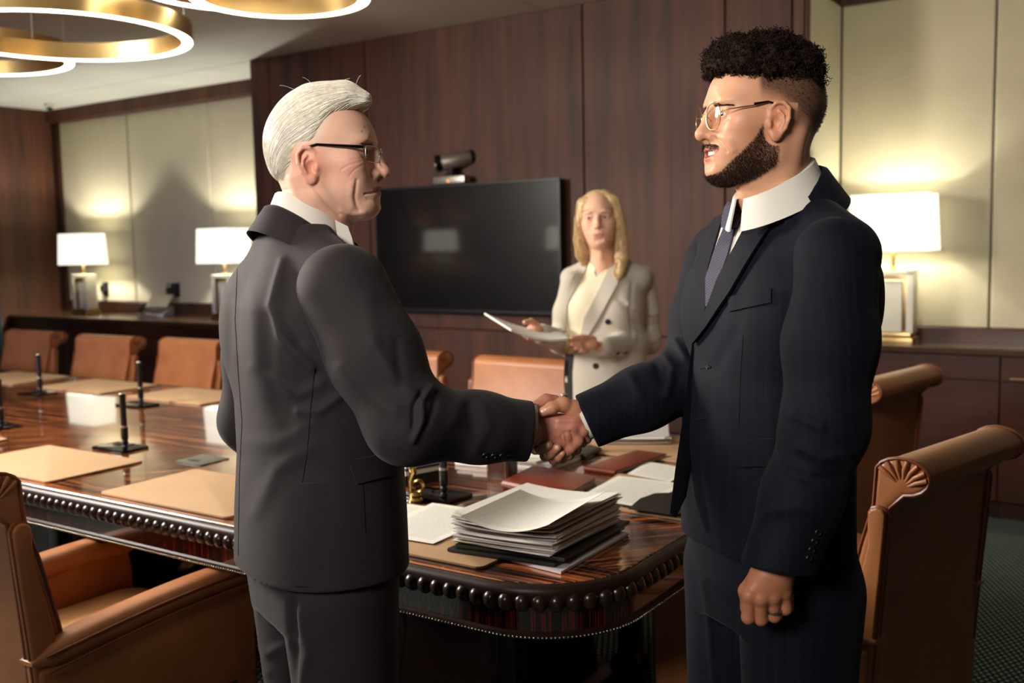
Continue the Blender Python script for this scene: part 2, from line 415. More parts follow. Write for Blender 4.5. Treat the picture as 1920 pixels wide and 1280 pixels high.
spots = [((-1.335, 5.80, 0.896), 'white-shaded table lamp standing alone against the wall behind the younger man', 1.0),
         ((-8.69, 5.706, 0.896), 'white-shaded table lamp in the far corner of the recess', 0.94),
         ((-6.70, 5.706, 0.896), 'white-shaded table lamp half hidden behind the grey-haired man', 0.94),
         ((-9.22, -1.35, 0.896), 'table lamp on the opposite wall, mirrored in the dark screen', 1.0),
         ((-7.08, -1.35, 0.896), 'table lamp on the opposite wall, mirrored at the screen edge', 1.0)]
for i, (p, lb, k) in enumerate(spots):
    L = lamp0 if i == 0 else copy_tree(lamp0)
    L.location = p; L.scale = (k, k, k); tag(L, lb, 'lamp', 'white-shaded table lamps')
    if i > 2: continue
    ld = bpy.data.lights.new('lamp_bulb_light', 'POINT'); ld.energy = (17.0, 36.0, 36.0)[i]; ld.color = (1.0, 0.97, 0.86); ld.shadow_soft_size = 0.03
    lo = bpy.data.objects.new('lamp_bulb_light', ld); COL.objects.link(lo); lo.parent = L; lo.location = (0, 0, 0.672)
credenza(-9.48, -5.9, YF+0.03, -1.1, 0.896, 4, 'panelled wall behind the photographer',
         ['wooden cabinet behind the photographer at the corner', 'wooden cabinet behind the photographer, second from the corner', 'wooden cabinet behind the photographer, third from the corner', 'wooden cabinet behind the photographer, fourth from the corner'])

# wall sockets, phone
for (px, py), lb, sx, sz in (((199, 541), 'black lamp plug in the recess wall beside the corner lamp', 0.045, 0.09), ((326, 543), 'black double socket on the recess wall above the telephone', 0.09, 0.09)):
    p = aty(px, py, YRL)
    t = thing('wall_socket', lb, 'socket', (p[0], YRL, p[2]))
    ob('plate', MB().box(-sx, sx, -0.012, 0.0, -sz/2-0.02, sz/2+0.02), 'black_plastic', t, bevel=0.003)
    pg = ob('plug', MB().box(-sx*0.6, sx*0.6, -0.05, -0.012, -sz/2+0.01, sz/2-0.01), 'black_plastic', t, bevel=0.005)
    ob('cord', MB().tube([(0, -0.04, -sz/2+0.01), (0.01, -0.05, -0.15), (0.03, -0.06, p[2]*-1+0.85)], 0.004, 6), 'black_plastic', t)
t = thing('desk_phone', 'pale desk telephone with a raised slanted panel on the recess worktop', 'telephone', (-7.75, 5.80, 0.896), 0.35)
ob('base', MB().prism([(-0.10, 0), (0.09, 0), (0.09, 0.09), (-0.10, 0.02)], -0.12, 0.12, 'x'), 'silver', t, bevel=0.004)
ob('display_panel', MB().prism([(-0.02, 0.085), (0.11, 0.19), (0.115, 0.18), (-0.01, 0.07)], -0.11, 0.11, 'x'), 'silver', t, bevel=0.003)
ob('handset', MB().tube([(-0.13, -0.07, 0.04), (-0.13, -0.06, 0.065), (-0.13, 0.04, 0.10), (-0.13, 0.06, 0.085)], [0.02, 0.022, 0.022, 0.02], 10), 'black_plastic', t)
ob('keypad', MB().box(-0.03, 0.08, -0.07, 0.0, 0.045, 0.05), 'black_plastic', t)

# ceiling detector in the far corner
t = thing('ceiling_camera', 'small round ceiling camera in the far corner', 'camera', (-9.05, 5.69, HZ))
ob('housing', MB().lathe([(0.0, 0), (0.05, 0), (0.05, -0.02), (0.03, -0.03), (0, -0.03)], 16), 'marble_white', t)
ob('dome', MB().lathe([(0.0, -0.03), (0.028, -0.032), (0.026, -0.05), (0.014, -0.062), (0.0, -0.064)], 14), 'black_gloss', t)

# ================================================================== screen and video camera
t = thing('television', 'large black wall-mounted screen on the mahogany wall', 'television', (-3.908, YT, 1.459)); tv_ = t
ob('housing', MB().box(-0.81, 0.81, -0.075, -0.001, -0.455, 0.455), 'black_plastic', t, bevel=0.004)
bz = MB()
for a in ((-0.815, 0.815, 0.443, 0.46), (-0.815, 0.815, -0.46, -0.436), (-0.815, -0.800, -0.436, 0.443), (0.800, 0.815, -0.436, 0.443)):
    bz.box(a[0], a[1], -0.088, -0.074, a[2], a[3])
ob('bezel', bz, 'black_plastic', t, bevel=0.002, segs=1)
ob('screen', MB().box(-0.80, 0.80, -0.082, -0.0755, -0.436, 0.443), 'screen_glass', t)
for _c in list(t.children): _c.scale = (0.91, 0.91, 0.91)
pb = aty(848, 336, 5.31)
t = thing('video_camera', 'silver conference camera perched on top of the screen', 'camera', (pb[0], 5.31, 1.879), 0.0); t.scale = (0.91, 0.91, 0.91)
b_ = ob('base', MB().box(-0.14, 0.14, -0.05, 0.05, 0.002, 0.055), 'silver', t, bevel=0.008)
ob('status_light', MB().lathe([(0, 0), (0.008, 0), (0.006, 0.006), (0, 0.007)], 10).xf(Matrix.Translation((0.0, -0.05, 0.02)) @ Matrix.Rotation(PI/2, 4, 'X')), 'led_orange', b_)
ob('neck', MB().lathe([(0.05, 0.055), (0.045, 0.075), (0.03, 0.085), (0.035, 0.12), (0, 0.12)], 16), 'black_plastic', t)
M = Matrix.Translation((0.02, 0, 0.165)) @ Matrix.Rotation(math.radians(40), 4, 'Z') @ Matrix.Rotation(math.radians(-10), 4, 'Y') @ Matrix.Rotation(-PI/2, 4, 'Y')
h_ = ob('head', MB().lathe([(0, -0.13), (0.05, -0.13), (0.056, -0.12), (0.056, 0.09), (0.05, 0.10), (0, 0.10)], 20).xf(M), 'silver', t)
ob('lens_barrel', MB().lathe([(0, 0.095), (0.06, 0.095), (0.062, 0.135), (0.046, 0.137), (0.04, 0.125), (0, 0.122)], 20).xf(M), 'black_gloss', h_)
ob('rear_cap', MB().lathe([(0, -0.15), (0.05, -0.15), (0.058, -0.13), (0.058, -0.12), (0, -0.12)], 20).xf(M), 'black_plastic', h_)

# ================================================================== ring pendants
def ring(x, y, z, r, lb):
    t = thing('ring_pendant', lb, 'ceiling light', (x, y, z), group='brass ring pendants over the table')
    S = 96; w_, h_ = 0.048, 0.075
    def sec(prof):
        return [[((r+a)*math.cos(2*PI*k/S), (r+a)*math.sin(2*PI*k/S), b) for a, b in prof] for k in range(S)]
    ob('band', MB().rings(sec([(0, 0), (0, h_), (-w_, h_), (-w_, 0), (-w_+0.003, 0), (-w_+0.003, 0.012), (-0.003, 0.012), (-0.003, 0)]), loop=True), 'brass', t, angle=30)
    ob('diffuser', MB().rings(sec([(-0.003, -0.002), (-0.003, 0.010), (-w_+0.003, 0.010), (-w_+0.003, -0.002)]), loop=True), 'light_strip', t, angle=30)
    for k in range(3):
        a = 2*PI*k/3+0.7; q = r-w_/2
        ob('cable', MB().tube([(q*math.cos(a), q*math.sin(a), h_), (q*math.cos(a), q*math.sin(a), HZ-z)], 0.0015, 6), 'silver', t)
ring(-3.96, 2.556, 2.38, 0.535, 'large brass ring pendant hanging low, whole front arc in view')
ring(-5.226, 2.831, 2.48, 0.52, 'brass ring pendant cut by the left picture edge, behind the large one')
ring(-2.745, 2.645, 2.38, 0.326, 'small brass ring pendant at the top, nearest the grey-haired man')
ring(-3.04, 2.726, 2.48, 0.42, 'brass ring pendant partly behind the small ring at the top edge')

# ================================================================== conference table
TX0, TX1, TY0, TY1, TR = -6.95, -0.98, 1.715, 3.46, 0.25
TC = Vector(((TX0+TX1)/2, (TY0+TY1)/2, 0))
tab = thing('conference_table', 'long lacquered macassar ebony conference table with beaded edge', 'table', TC)
def toutline(inset, n=12): return rrect(TX1-TX0-2*inset, TY1-TY0-2*inset, TR-inset, n)
ob('tabletop', MB().prism(toutline(0.026), 0.70, 0.757), 'ebony_top', tab, bevel=0.002, segs=1)
def rimloop(prof, n=14):   # profile (inset, z) swept round the outline
    outs = [toutline(i, n) for i, z in prof]
    return [[(outs[j][k][0], outs[j][k][1], prof[j][1]) for j in range(len(prof))] for k in range(len(outs[0]))]
ob('edge_moulding', MB().rings(rimloop([(0.03, 0.70), (0.002, 0.712), (-0.006, 0.738), (-0.006, 0.748), (0.0, 0.756), (0.008, 0.760), (0.016, 0.759), (0.021, 0.754), (0.027, 0.754), (0.03, 0.752)]), loop=True), 'ebony_rim', tab, angle=50)
ob('apron', MB().rings(rimloop([(0.05, 0.642), (0.012, 0.642), (0.012, 0.725), (0.05, 0.725)]), loop=True), 'ebony_apron', tab, angle=30)
ob('bead_fillet', MB().rings(rimloop([(0.02, 0.638), (0.004, 0.640), (0.004, 0.652), (0.013, 0.655)]), loop=True), 'ebony_rim', tab, angle=30)
# walk along the outline
def walk(inset, pitch):
    o = [Vector(p) for p in toutline(inset, 16)]; o.append(o[0]); out = []; d = 0.0
    for a, b in zip(o, o[1:]):
        L = (b-a).length; n = (b-a).normalized() if L > 1e-9 else Vector((1, 0))
        while d < L: out.append((a+n*d, math.atan2(n.y, n.x))); d += pitch
        d -= L
    return out
R = [[(0.0165*math.cos(th)*0+0.0198*math.cos(2*PI*k/10)*math.sin(th), 0.0200*math.sin(2*PI*k/10)*math.sin(th), 0.0215*math.cos(th)) for k in range(10)] for th in [PI*(0.06+0.88*j/6) for j in range(7)]]
bead_me = mesh_from('bead', MB().rings(R), True, 0, 2, 80); bead_me.materials.append(MATS['ebony_bead'])
pts = walk(0.004, 0.0362)
hid = MB(); nb = 0
pts_near = []
for p, a in pts:
    wx, wy = p.x+TC.x, p.y+TC.y
    if (wy < 2.0 and wx > -6.8) or (wx > -1.3 and wy < 3.3): pts_near.append((p, a))
for p, a in pts:
    if (p, a) in pts_near and nb < 290:
        o = link('bead', bead_me, None, tab, (p.x, p.y, 0.722)); o.rotation_euler = (0, 0, a); nb += 1
    else:
        hid.add([tuple(Matrix.Translation((p.x, p.y, 0.722)) @ Matrix.Rotation(a, 4, 'Z') @ v.co) for v in bead_me.vertices], [tuple(f.vertices) for f in bead_me.polygons])
o = ob('bead_row', hid, 'ebony_bead', tab, angle=80); o['kind'] = 'stuff'
sm = MB()
for p, a in walk(0.001, 0.0092):
    r = 0.0037; n = (math.sin(a), -math.cos(a)); c = (p.x, p.y, 0.645)
    vs = [(c[0], c[1], c[2]+r), (c[0], c[1], c[2]-r)] + [(c[0]+r*math.cos(q), c[1]+r*math.sin(q), c[2]) for q in (0, PI/2, PI, 1.5*PI)]
    sm.add(vs, [(0, 2, 3), (0, 3, 4), (0, 4, 5), (0, 5, 2), (1, 3, 2), (1, 4, 3), (1, 5, 4), (1, 2, 5)])
o = ob('pearl_beading', sm, 'bead_metal', tab, angle=180); o['kind'] = 'stuff'
for lx in (-2.3, 0.0, 2.15):
    ob('pedestal', MB().rings([[(lx+a*k, b*k, z) for a, b in rrect(0.50, 0.62, 0.1, 4)] for z, k in ((0.0, 1.15), (0.06, 1.15), (0.07, 1.0), (0.3, 0.9), (0.6, 1.0), (0.645, 1.1))]), 'ebony_bead', tab, angle=30)
    for sx in (-1, 1):
        for sy in (-1, 1):
            ob('pedestal_post', MB().rings([[(lx+sx*0.30+a*k, sy*0.36+b*k, z) for a, b in rrect(0.07, 0.07, 0.015, 3)] for z, k in ((0.0, 1.5), (0.08, 1.5), (0.1, 1.0), (0.4, 0.9), (0.62, 1.3), (0.645, 1.3))]), 'ebony_bead', tab, angle=30)
TZ = 0.7576

# ================================================================== chairs
def make_chair():
    t = thing('conference_chair', '', 'chair')
    prof = [(-0.19, 0.36), (-0.205, 0.46), (-0.235, 0.62), (-0.27, 0.77), (-0.300, 0.872)]
    cy, cz, r, ry = -0.366, 0.944, 0.042, 0.064
    for k in range(13):
        a = math.radians(20+245*k/12); prof.append((cy+ry*math.cos(a), cz+r*math.sin(a)))
    prof += [(-0.340, 0.87), (-0.330, 0.72), (-0.318, 0.56), (-0.312, 0.36), (-0.31, 0.14), (-0.2, 0.14)]
    ob('backrest', MB().prism(prof, -0.265, 0.265, 'x'), 'leather', t, bevel=0.012, segs=3, angle=50)
    strip = [(-0.232, 0.36), (-0.245, 0.5), (-0.272, 0.66), (-0.300, 0.78)] + [(-0.3215+0.0225*math.cos(math.radians(a)), 0.850+0.0225*math.sin(math.radians(a))) for a in (15, 50, 90, 130, 165)] + [(-0.335, 0.75), (-0.322, 0.60), (-0.308, 0.40), (-0.30, 0.36)]
    for s in (-1, 1):
        w_ = ob('side_wing', MB().prism(strip, min(s*0.26, s*0.292), max(s*0.26, s*0.292), 'x'), 'leather', t, bevel=0.01, segs=3, angle=50)
        ob('piping', MB().tube([(s*0.281, a, b) for a, b in strip[:-1]], 0.0042, 6), 'leather_piping', w_)
        ed = prof[:-3]
        ob('piping', MB().tube([(s*0.262, a, b) for a, b in ed], 0.0048, 6), 'leather_piping', t)
        pl = MB()
        for k in range(7):
            a = math.radians(25+26*k); c0 = 0.012
            pl.tube([(s*0.262, cy+c0*math.cos(a), cz-0.02+c0*math.sin(a)), (s*0.267, cy+0.034*math.cos(a), cz-0.008+0.026*math.sin(a)), (s*0.262, cy+0.057*math.cos(a), cz+0.037*math.sin(a))], [0.003, 0.0062, 0.0075], 6)
        ob('scroll_pleat', pl, 'leather', t, angle=80)
        ar = [(-0.30, 0.13), (-0.31, 0.535), (-0.1, 0.555), (0.2, 0.575), (0.315, 0.57), (0.325, 0.5), (0.315, 0.13)]
        arm = ob('arm', MB().prism(ar, min(s*0.245, s*0.303), max(s*0.245, s*0.303), 'x'), 'leather', t, bevel=0.015, segs=3, angle=50)
        R = []
        for k in range(15):
            f = k/14; yy = -0.325+0.675*f; zc = 0.556+0.034*math.sin(min(f, 0.8)/0.8*PI/2) - 0.02*max(0, f-0.85)/0.15
            e = math.sqrt(max(0.02, 1-(abs(f-0.5)/0.5)**8))
            R.append([(s*0.272+a*(0.55+0.45*e), yy, zc+b*e) for a, b in rrect(0.088, 0.064, 0.029, 4)])
        ob('arm_pad', MB().rings(R), 'leather', arm, angle=60)
        for dz in (-0.026, 0.012):
            ob('piping', MB().tube([(s*0.272+0.0435*s, -0.30+0.62*k/12, 0.556+0.034*math.sin(min((k/12)*0.94+0.03, 0.8)/0.8*PI/2)+dz) for k in range(13)], 0.0036, 6), 'leather_piping', arm)
    R = []
    for z, k in ((0.33, 0.96), (0.35, 1.0), (0.43, 1.0), (0.455, 0.97), (0.468, 0.85), (0.472, 0.5)):
        R.append([(a*k, 0.06+b*k, z) for a, b in rrect(0.50, 0.54, 0.06, 5)])
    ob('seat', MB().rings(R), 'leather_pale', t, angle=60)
    ob('seat_body', MB().box(-0.262, 0.262, -0.29, 0.30, 0.15, 0.345), 'leather', t, bevel=0.015, segs=2)
    ob('swivel_column', MB().lathe([(0.0, 0.06), (0.035, 0.06), (0.035, 0.12), (0.06, 0.15), (0.0, 0.152)], 14), 'black_plastic', t)
    for k in range(5):
        a = 2*PI*k/5+0.3; c, s_ = math.cos(a), math.sin(a)
        lg = ob('base_leg', MB().tube([(0, 0, 0.085), (0.15*c, 0.15*s_, 0.078), (0.29*c, 0.29*s_, 0.062)], [0.024, 0.02, 0.015], 8), 'black_plastic', t)
        ob('caster', MB().lathe([(0, -0.018), (0.026, -0.018), (0.028, -0.01), (0.028, 0.01), (0.026, 0.018), (0, 0.018)], 12).xf(Matrix.Translation((0.29*c, 0.29*s_, 0.029)) @ Matrix.Rotation(a, 4, 'Z') @ Matrix.Rotation(PI/2, 4, 'X')), 'black_plastic', lg)
    ob('maker_tag', MB().box(0.303, 0.305, 0.19, 0.24, 0.30, 0.315), 'brass', t)
    return t
chair0 = make_chair()
cspots = [((-2.40, 1.52), 0.0, 'brown leather scroll-back chair in front of the table, its back to the camera'),
          ((-0.80, 2.66), PI/2-0.24, 'brown leather scroll-back chair just behind the younger man, nearest of the two'),
          ((-1.22, 3.90), PI/2-0.20, 'brown leather scroll-back chair under the large lamp, farther of the two'),
          ((-6.60, 3.57), PI, 'tan leather chair at the far end of the row by the teal curtain'),
          ((-5.68, 3.53), PI+0.03, 'tan leather chair second from the teal curtain, across the table'),
          ((-4.94, 3.58), PI-0.03, 'tan leather chair across the table just beside the grey-haired man\'s elbow'),
          ((-3.33, 3.60), PI-0.02, 'tan leather chair below the screen, half hidden by the grey-haired man'),
          ((-2.55, 3.55), PI-0.04, 'tan leather chair below the screen, beside the woman')]
for i, ((x, y), a, lb) in enumerate(cspots):
    c = chair0 if i == 0 else copy_tree(chair0)
    c.location = (x, y, 0); c.rotation_euler = (0, 0, a); c.scale = (1, 1, 1.02) if i == 0 else ((1, 1, 1) if i < 3 else (1.04, 1, 0.968)); tag(c, lb, 'chair', 'leather conference chairs')
# ================================================================== things on the table
def ctr(q): return np.mean(np.array(q), axis=0)
def tq(pts, z=TZ): return [atz(px, py, z)[:2] for px, py in pts]
def para(pts, z=TZ):      # three corners -> rectangle-like parallelogram
    a, b, c = [atz(px, py, z)[:2] for px, py in pts]; return [a, b, c, a+c-b]
def slab(name, q, z0, th, mat, parent=None, bevel=0.0, origin=None):
    c = ctr(q) if origin is None else np.array(origin[:2]); zo = z0 if origin is None else origin[2]
    mb = MB().prism([(p[0]-c[0], p[1]-c[1]) for p in q], z0-zo, z0-zo+th)
    o = ob(name, mb, mat, parent, None if parent else (c[0], c[1], z0), bevel, 2)
    return o
def grow(q, k):
    c = ctr(q); return [c+(p-c)*k for p in q]
def shift(q, dx, dy, rot=0.0):
    c = ctr(q); cs, sn = math.cos(rot), math.sin(rot)
    return [c+np.array([(p-c)[0]*cs-(p-c)[1]*sn+dx, (p-c)[0]*sn+(p-c)[1]*cs+dy]) for p in q]
# desk mats
def mat(x0, x1, y0, y1, lb, rot=0.0):
    t = thing('desk_mat', lb, 'desk mat', ((x0+x1)/2, (y0+y1)/2, TZ), rot, 'tan leather desk mats')
    ob('pad', MB().prism(rrect(x1-x0, y1-y0, 0.018, 4), 0, 0.007), 'mat_leather', t, bevel=0.002)
    ob('backing', MB().prism(rrect(x1-x0-0.006, y1-y0-0.006, 0.016, 4), 0.0, 0.002), 'leather_piping', t)
mat(-3.53, -2.96, 1.772, 2.13, 'tan leather desk mat in front of the brown chair back, near table edge')
mat(-2.69, -2.12, 1.772, 2.13, 'tan leather desk mat partly hidden by the grey-haired man, near table edge')
mat(-1.85, -1.28, 1.772, 2.13, 'tan leather desk mat under the tall paper stack')
mat(-4.37, -3.80, 1.772, 2.13, 'tan leather desk mat at the left picture edge, near side of the table')
mat(-5.97, -5.40, 3.06, 3.42, 'tan leather desk mat in front of the chair by the teal curtain')
mat(-5.16, -4.59, 3.06, 3.42, 'tan leather desk mat in front of the second chair across the table')
mat(-4.38, -3.81, 3.06, 3.42, 'tan leather desk mat across the table beside the grey-haired man\'s elbow')
mat(-3.0, -2.43, 3.06, 3.42, 'tan leather desk mat across the table behind the handshake')
mat(-1.75, -1.18, 2.98, 3.36, 'tan leather desk mat under the far paper pile')
_q = tq([(1080, 946), (1300, 980), (1350, 925), (1160, 890)], TZ)
_t = thing('desk_mat', 'tan leather desk mat at the rounded table end under the black folder', 'desk mat', (*ctr(_q), TZ), group='tan leather desk mats')
slab('pad', _q, TZ, 0.007, 'mat_leather', _t, 0.002, np.array([*ctr(_q), TZ]))
# microphones
def make_mic():
    t = thing('table_microphone', '', 'microphone')
    ob('base_plate', MB().prism(rrect(0.185, 0.115, 0.004, 2), 0, 0.009), 'black_gloss', t, bevel=0.002)
    ob('button', MB().box(-0.05, -0.02, 0.005, 0.02, 0.009, 0.012), 'black_plastic', t)
    ob('button', MB().box(-0.01, 0.02, 0.03, 0.04, 0.009, 0.012), 'black_plastic', t)
    ob('swivel', MB().lathe([(0.0, 0.009), (0.012, 0.009), (0.012, 0.012), (0.007, 0.016), (0.012, 0.024), (0.012, 0.03), (0.007, 0.037), (0.0, 0.037)], 14, (0.03, 0.0, 0)), 'black_plastic', t)
    ob('stem', MB().lathe([(0.0, 0.035), (0.012, 0.036), (0.0135, 0.04), (0.0135, 0.085), (0.0115, 0.087), (0.0115, 0.206), (0.0, 0.206)], 16, (0.03, 0, 0)), 'black_plastic', t)
    ob('stem_ring', MB().lathe([(0.0138, 0.082), (0.0142, 0.084), (0.0142, 0.087), (0.0135, 0.089), (0.012, 0.089), (0.012, 0.082)], 16, (0.03, 0, 0)), 'silver', t)
    ob('tip', MB().lathe([(0.0115, 0.2062), (0.0105, 0.2085), (0.006, 0.2092), (0.0, 0.2092)], 16, (0.03, 0, 0)), 'silver', t)
    return t
mic0 = make_mic()
for i, (x, y, a, lb) in enumerate([(-3.25, 2.24, 0, 'black table microphone behind the near desk mat, tallest of those left of the man'),
                                   (-4.10, 2.93, 0, 'black table microphone in front of the chair beside the man\'s elbow'),
                                   (-4.93, 2.93, 0, 'black table microphone in front of the chair by the teal curtain'),
                                   (-4.13, 2.27, 0, 'black table microphone cut by the left picture edge'),
                                   (-1.78, 2.25, 0, 'black table microphone below the sleeve buttons, beside the blue book'),
                                   (-1.78, 2.93, 0, 'black table microphone under the clasped hands'),
                                   (-2.47, 2.93, 0, 'black table microphone whose tip peeps over the man\'s forearm')]):
    m = mic0 if i == 0 else copy_tree(mic0)
    m.location = (x, y, TZ); m.rotation_euler = (0, 0, a); tag(m, lb, 'microphone', 'black table microphones')
t = thing('table_socket', 'grey flush socket plate in the tabletop behind the man', 'socket', (-2.805, 2.25, TZ))
ob('plate', MB().prism(rrect(0.14, 0.125, 0.004, 2), 0.0, 0.003), 'grey_plate', t, bevel=0.001)
ob('finger_slot', MB().box(-0.035, 0.015, -0.035, -0.02, 0.003, 0.0045), 'black_plastic', t)

# tall stack of papers with folders
q0 = [atz(838, 1034, TZ+0.008)[:2], atz(1040, 1064, TZ+0.008)[:2], atz(1172, 992, TZ+0.008)[:2]]
q0.append(q0[0]+q0[2]-q0[1])
st = thing('paper_stack', 'tall messy stack of papers and black folders at the near table corner', 'papers', (*ctr(q0), TZ+0.008))
org = np.array(st.location)
q1 = [atz(955, 1053, TZ)[:2], atz(1052, 1077, TZ)[:2], atz(1179, 1004, TZ)[:2]]; q1.append(q1[0]+q1[2]-q1[1])
fo = slab('white_folder', q1, TZ+0.001, 0.006, 'paper_grey', None, 0.0)
tag(fo, 'pale cardboard folder under the tall paper stack', 'folder')
slab('black_folder', q0, org[2], 0.009, 'folder_black', st, 0.003, org)
slab('black_folder', shift(q0, 0.012, 0.012, 0.03), org[2]+0.010, 0.010, 'folder_black', st, 0.003, org)
def sheet(name, q, z, th, mat, parent, origin, curl=None, n=8, spine=0.0):
    """one sheet: bilinear patch of the quad q with a gentle wave, real thickness"""
    q = [np.array(p) for p in q]; top = []; c = np.array(origin[:2])
    for j in range(n+1):
        for i in range(n+1):
            u, v_ = i/n, j/n
            p = (q[0]*(1-u)+q[1]*u)*(1-v_)+(q[3]*(1-u)+q[2]*u)*v_
            top.append((p[0]-c[0], p[1]-c[1], z-origin[2]+(curl(u, v_) if curl else 0)))
    N = (n+1)*(n+1); fs = []
    bot = [(a, b, c_-th) for a, b, c_ in top]
    for j in range(n):
        for i in range(n):
            a = j*(n+1)+i; fs += [(a, a+1, a+n+2, a+n+1), (N+a, N+a+n+1, N+a+n+2, N+a+1)]
    bd = [i for i in range(n)]+[j*(n+1)+n for j in range(n)]+[n*(n+1)+n-i for i in range(n)]+[(n-j)*(n+1) for j in range(n)]
    for k in range(len(bd)):
        a, b = bd[k], bd[(k+1) % len(bd)]; fs.append((a, N+a, N+b, b))
    return ob(name, MB().add(top+bot, fs), mat, parent, None if parent else tuple(origin), angle=60)
t = NT('printed_paper'); v = t.coord('UV')
qs = grow(q0, 0.93); z = org[2]+0.0205
NS = 26
rr = random.Random(3)
for k in range(NS):
    f = k/(NS-1); th = 0.0017 if k % 3 else 0.0026
    amp = 0.012*f
    qq = shift(qs, rr.uniform(-0.008, 0.008)-0.004*f, rr.uniform(-0.008, 0.008)+0.01*f, rr.uniform(-0.035, 0.035))
    z += th+0.0004
    cu = (lambda a, b: (lambda u, v_: a*((u-0.5)**2*3.2) + b*(v_-0.5)*u))(amp, rr.uniform(-0.004, 0.006))
    sheet('sheet', qq, z, th*0.8, ('paper', 'paper_grey', 'paper_cream', 'paper', 'paper')[k % 5], st, org, cu)
ztop = z+0.003
# the printed top sheet, curling up at its ends
qt = [atz(864, 978, ztop+0.012)[:2], atz(1029, 1004, ztop)[:2], atz(1136, 927, ztop+0.022)[:2], atz(976, 931, ztop+0.012)[:2]]
sheet('top_sheet', qt, ztop, 0.0008, 'printed_paper', st, org, lambda u, v_: 0.10*(u-0.5)**2+0.006*v_, 14)
t2 = MATS['printed_paper']
# print: faint grey lines of text running across the sheet (flat print)
def text_material(name, base, uvscale=34.0):
    nt = MATS[name].node_tree; b = nt.nodes['Principled BSDF']
    class S: pass
    T = NT.__new__(NT); T.m = MATS[name]; T.t = nt; T.b = b
    uv = nt.nodes.new('ShaderNodeUVMap'); sp = nt.nodes.new('ShaderNodeSeparateXYZ'); T.l(uv.outputs[0], sp.inputs[0])
    vv = T.math('MULTIPLY', sp.outputs[1], uvscale); ln = T.math('LESS_THAN', T.math('FRACT', vv), 0.42)
    cm = nt.nodes.new('ShaderNodeCombineXYZ'); T.l(T.math('MULTIPLY', sp.outputs[0], 90.0), cm.inputs[0]); T.l(T.math('FLOOR', vv), cm.inputs[1])
    wd = T.math('GREATER_THAN', T.noise(cm.outputs[0], 1.0, 1), 0.45)
    mx = T.math('MULTIPLY', T.math('GREATER_THAN', sp.outputs[0], 0.1), T.math('LESS_THAN', sp.outputs[0], 0.9))
    my = T.math('MULTIPLY', T.math('GREATER_THAN', sp.outputs[1], 0.08), T.math('LESS_THAN', sp.outputs[1], 0.93))
    k = T.math('MULTIPLY', T.math('MULTIPLY', ln, wd), T.math('MULTIPLY', mx, my))
    T.set(color=T.mix(T.math('MULTIPLY', k, 0.42), lin(*base), lin(110, 106, 104)), rough=0.8)
text_material('printed_paper', (243, 240, 231))
def uv_grid(o, n, flip=False):
    me = o.data; uv = me.uv_layers.new(name='UVMap'); N = (n+1)*(n+1)
    for p in me.polygons:
        for li in p.loop_indices:
            vi = me.loops[li].vertex_index % N
            a, b = (vi % (n+1))/n, (vi//(n+1))/n
            uv.data[li].uv = (b, a) if flip else (a, b)
uv_grid([c for c in st.children if c.name.startswith('top_sheet')][0], 14)
def flat_sheet(pts, lb, grp='loose printed sheets', z=TZ+0.009, mat='printed_paper', name='paper_sheet', seed=0.002):
    q = tq(pts, z); o = sheet(name, q, z+0.001, 0.0006, mat, None, (*ctr(q), z), lambda u, v_: seed*math.sin(3*u+1.2)*math.sin(2.5*v_)+0.0006, 8)
    uv_grid(o, 8); tag(o, lb, 'paper', grp); return o
flat_sheet([(690, 1000), (812, 1020), (938, 962), (811, 944)], 'printed sheet lying left of the paper stack, on top', z=TZ+0.0105)
flat_sheet([(640, 985), (758, 1012), (872, 962), (764, 946)], 'printed sheet partly under another beside the grey-haired man')
# right-hand folder and its sheets
qf = tq([(1085, 938), (1276, 966), (1330, 925), (1165, 893)], TZ+0.008)
o = slab('document_folder', qf, TZ+0.0075, 0.004, 'folder_black', None, 0.001); tag(o, 'black document folder lying open in front of the younger man', 'folder')
flat_sheet([(1086, 932), (1192, 950), (1290, 908), (1160, 893)], 'printed sheet in the open black folder', z=TZ+0.0118)
q = tq([(1178, 954), (1200, 935), (1228, 925), (1262, 924), (1300, 930), (1290, 960), (1262, 966)], TZ+0.0145)
o = slab('folder_flap', q, TZ+0.0145, 0.0015, 'folder_black', None); tag(o, 'rounded black pocket flap over the sheet in the folder', 'folder flap')
q = tq([(1170, 892), (1262, 908), (1300, 882), (1214, 868)], TZ+0.002)
o = slab('folder', q, TZ+0.001, 0.004, 'folder_black', None, 0.001); tag(o, 'dark folder behind the open black one, a sheet on it', 'folder')
flat_sheet([(1176, 889), (1256, 904), (1300, 880), (1216, 867)], 'printed sheet on the dark folder by the younger man\'s jacket', z=TZ+0.0055)
# notebooks
def notebook(pts, z, th, lb, mats=('book_brown', 'paper_cream'), nm='notebook'):
    q = para(pts, z+th); c = ctr(q)
    t = thing(nm, lb, 'notebook', (c[0], c[1], z), group='leather notebooks')
    og = np.array([c[0], c[1], z])
    slab('back_cover', q, z, 0.004, mats[0], t, 0.001, og)
    slab('pages', grow(q, 0.965), z+0.004, th-0.008, mats[1], t, 0, og)
    slab('front_cover', q, z+th-0.004, 0.004, mats[0], t, 0.0015, og)
    e0, e1 = np.array(q[0])-c, np.array(q[1])-c
    ob('spine', MB().tube([(*e0, th/2), (*e1, th/2)], th/2, 10), mats[0], t)
    return t
notebook([(945, 899), (1067, 924), (1119, 893)], TZ, 0.026, 'thick brown leather notebook in the middle of the near table end')
notebook([(1096, 874), (1154, 882), (1250, 850)], TZ, 0.016, 'thin red-brown leather notebook beside the younger man\'s jacket')
